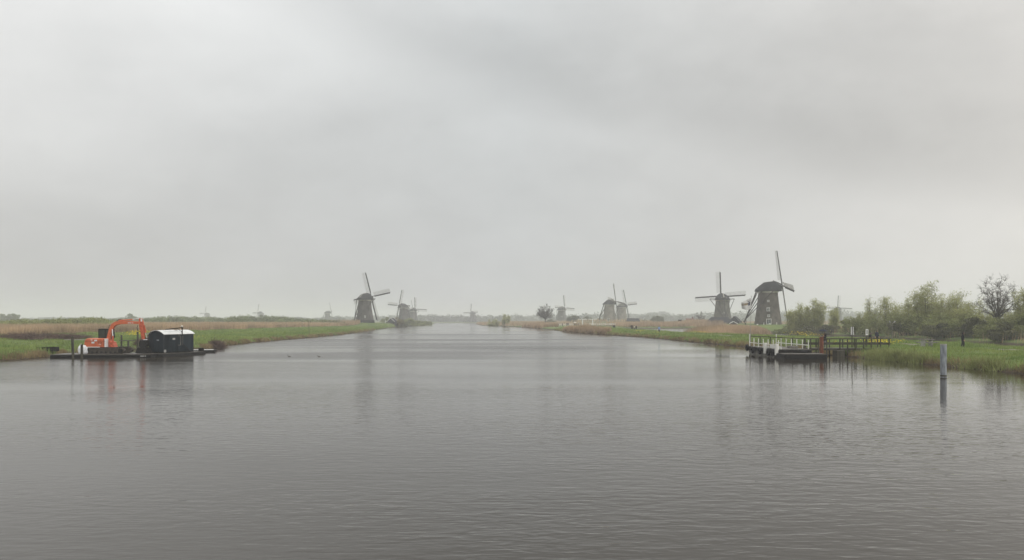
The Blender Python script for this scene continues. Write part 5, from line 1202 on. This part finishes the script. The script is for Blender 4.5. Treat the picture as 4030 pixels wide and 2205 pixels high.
house('farmhouse', 'small pale farmhouse with red brown roof and chimney', 2716, 470, 4.6, 4.0, 1.9, 1.7, 'plaster', 'roof_tile', R(-12), 0.6, None, True, 'house')
house('long_shed', 'long dark shed roof right of the pale mill pair', 2492, 560, 9, 5, 1.2, 2.2, 'tar', 'tar', R(-18), 0.5, None, hip=0.4)
house('small_shed', 'small dark hut left of the farmhouse', 2676, 430, 1.4, 1.4, 2.2, 0.5, 'tar', 'tar', 0, 0.0)
house('shed_roof', 'low dark shed behind the farmhouse', 2745, 480, 5, 4, 1.2, 1.0, 'tar', 'tar', 0.1, 0.4)
box_thing('garden_post', 'white post beside the gabled shed', 'post', MB().box((0, 0, 0.8), (0.3, 0.3, 1.9)), M['white'], (px(1517, 455), 455, gz(px(1517, 455), 455)))
GP = 'white posts before the brick mill'
for i, (u, hh) in enumerate(((3006, 0.9), (3057, 0.9), (2981, 0.4), (3030, 0.4), (3103, 0.4))):
    box_thing('marker_post', ['left tall white post on the lawn before the brick mill', 'right tall white post on the lawn before the brick mill', 'leftmost low white marker before the brick mill', 'low white marker below the brick mill door', 'low white marker right of the brick mill'][i], 'post', MB().box((0, 0, hh / 2), (0.16 if hh > 0.5 else 0.5, 0.16, hh)), M['white'], (px(u, 292), 292, gz(px(u, 292), 292)), 0, 0, GP)
# far apartment block, hardly more than a shape in the mist
ab = empty('apartment_block', (px(2592, 1750), 1750, 0)); tag(ab, 'faint flat roofed apartment block in the mist behind the reeds', 'building')
MB().box((0, 0, 11), (46, 14, 22)).build('wall', M['block'], ab); MB().box((8, 0, 23.2), (14, 8, 2.6)).build('roof_housing', M['block'], ab)
for fl_ in range(6):
    for k in range(10):
        if (fl_ + k) % 1 == 0: MB().box((-20 + k * 4.4, -7.05, 3.4 + fl_ * 3.3), (2.4, 0.1, 1.5)).build('window', M['glass'], ab)

# ------------------------------------------------------------------ small things on the water
cm = empty('channel_marker', (px(1217, 196), 196, 0)); tag(cm, 'dark stake with thin crossed poles at the left waterline', 'marker')
MB().box((0, 0, 0.3), (0.34, 0.34, 1.3)).build('stake', M['dark_wood'], cm)
for sx in (-1, 1): MB().beam((sx * 0.12, 0, 0.8), (sx * 0.16, 0, 3.7), 0.05).build('pole', M['dark_wood'], cm)
MB().beam((-0.5, 0, 3.75), (0.55, 0, 3.9), 0.06, 0.05).build('crossbar', M['dark_wood'], cm); MB().beam((0.16, 0, 3.4), (0.45, 0, 4.1), 0.05).build('crossbar', M['dark_wood'], cm)
for i, u in enumerate((1139, 1256)):
    D = 4.2 * FPX / (1404.5 - VH); dk = empty('duck', (px(u, D), D, 0), R(182 + 4 * i)); tag(dk, ['left one of the two ducks swimming on the canal', 'right one of the two ducks swimming on the canal'][i], 'duck', 'ducks on the canal'); dk.scale = (0.68, 0.68, 0.62)
    b = MB(); rings = []
    for x, w, z0, z1 in ((-0.26, 0.02, 0.08, 0.12), (-0.18, 0.07, 0.0, 0.13), (0.0, 0.105, -0.05, 0.15), (0.12, 0.09, -0.04, 0.14), (0.2, 0.05, 0.0, 0.16), (0.23, 0.035, 0.1, 0.24), (0.25, 0.045, 0.17, 0.29), (0.31, 0.03, 0.19, 0.26), (0.33, 0.015, 0.2, 0.23)):
        rings.append([(x, w * math.cos(2 * math.pi * k / 10), (z0 + z1) / 2 + (z1 - z0) / 2 * math.sin(2 * math.pi * k / 10)) for k in range(10)])
    b.loft(rings); b.build('body', M['timber_grey'], dk, smooth=True)
    MB().box((0.36, 0, 0.205), (0.07, 0.035, 0.02)).build('bill', M['cream'], dk)
    MB().ball((0.265, 0, 0.235), (0.052, 0.05, 0.062)).build('head', M['black_metal'], dk, smooth=True)
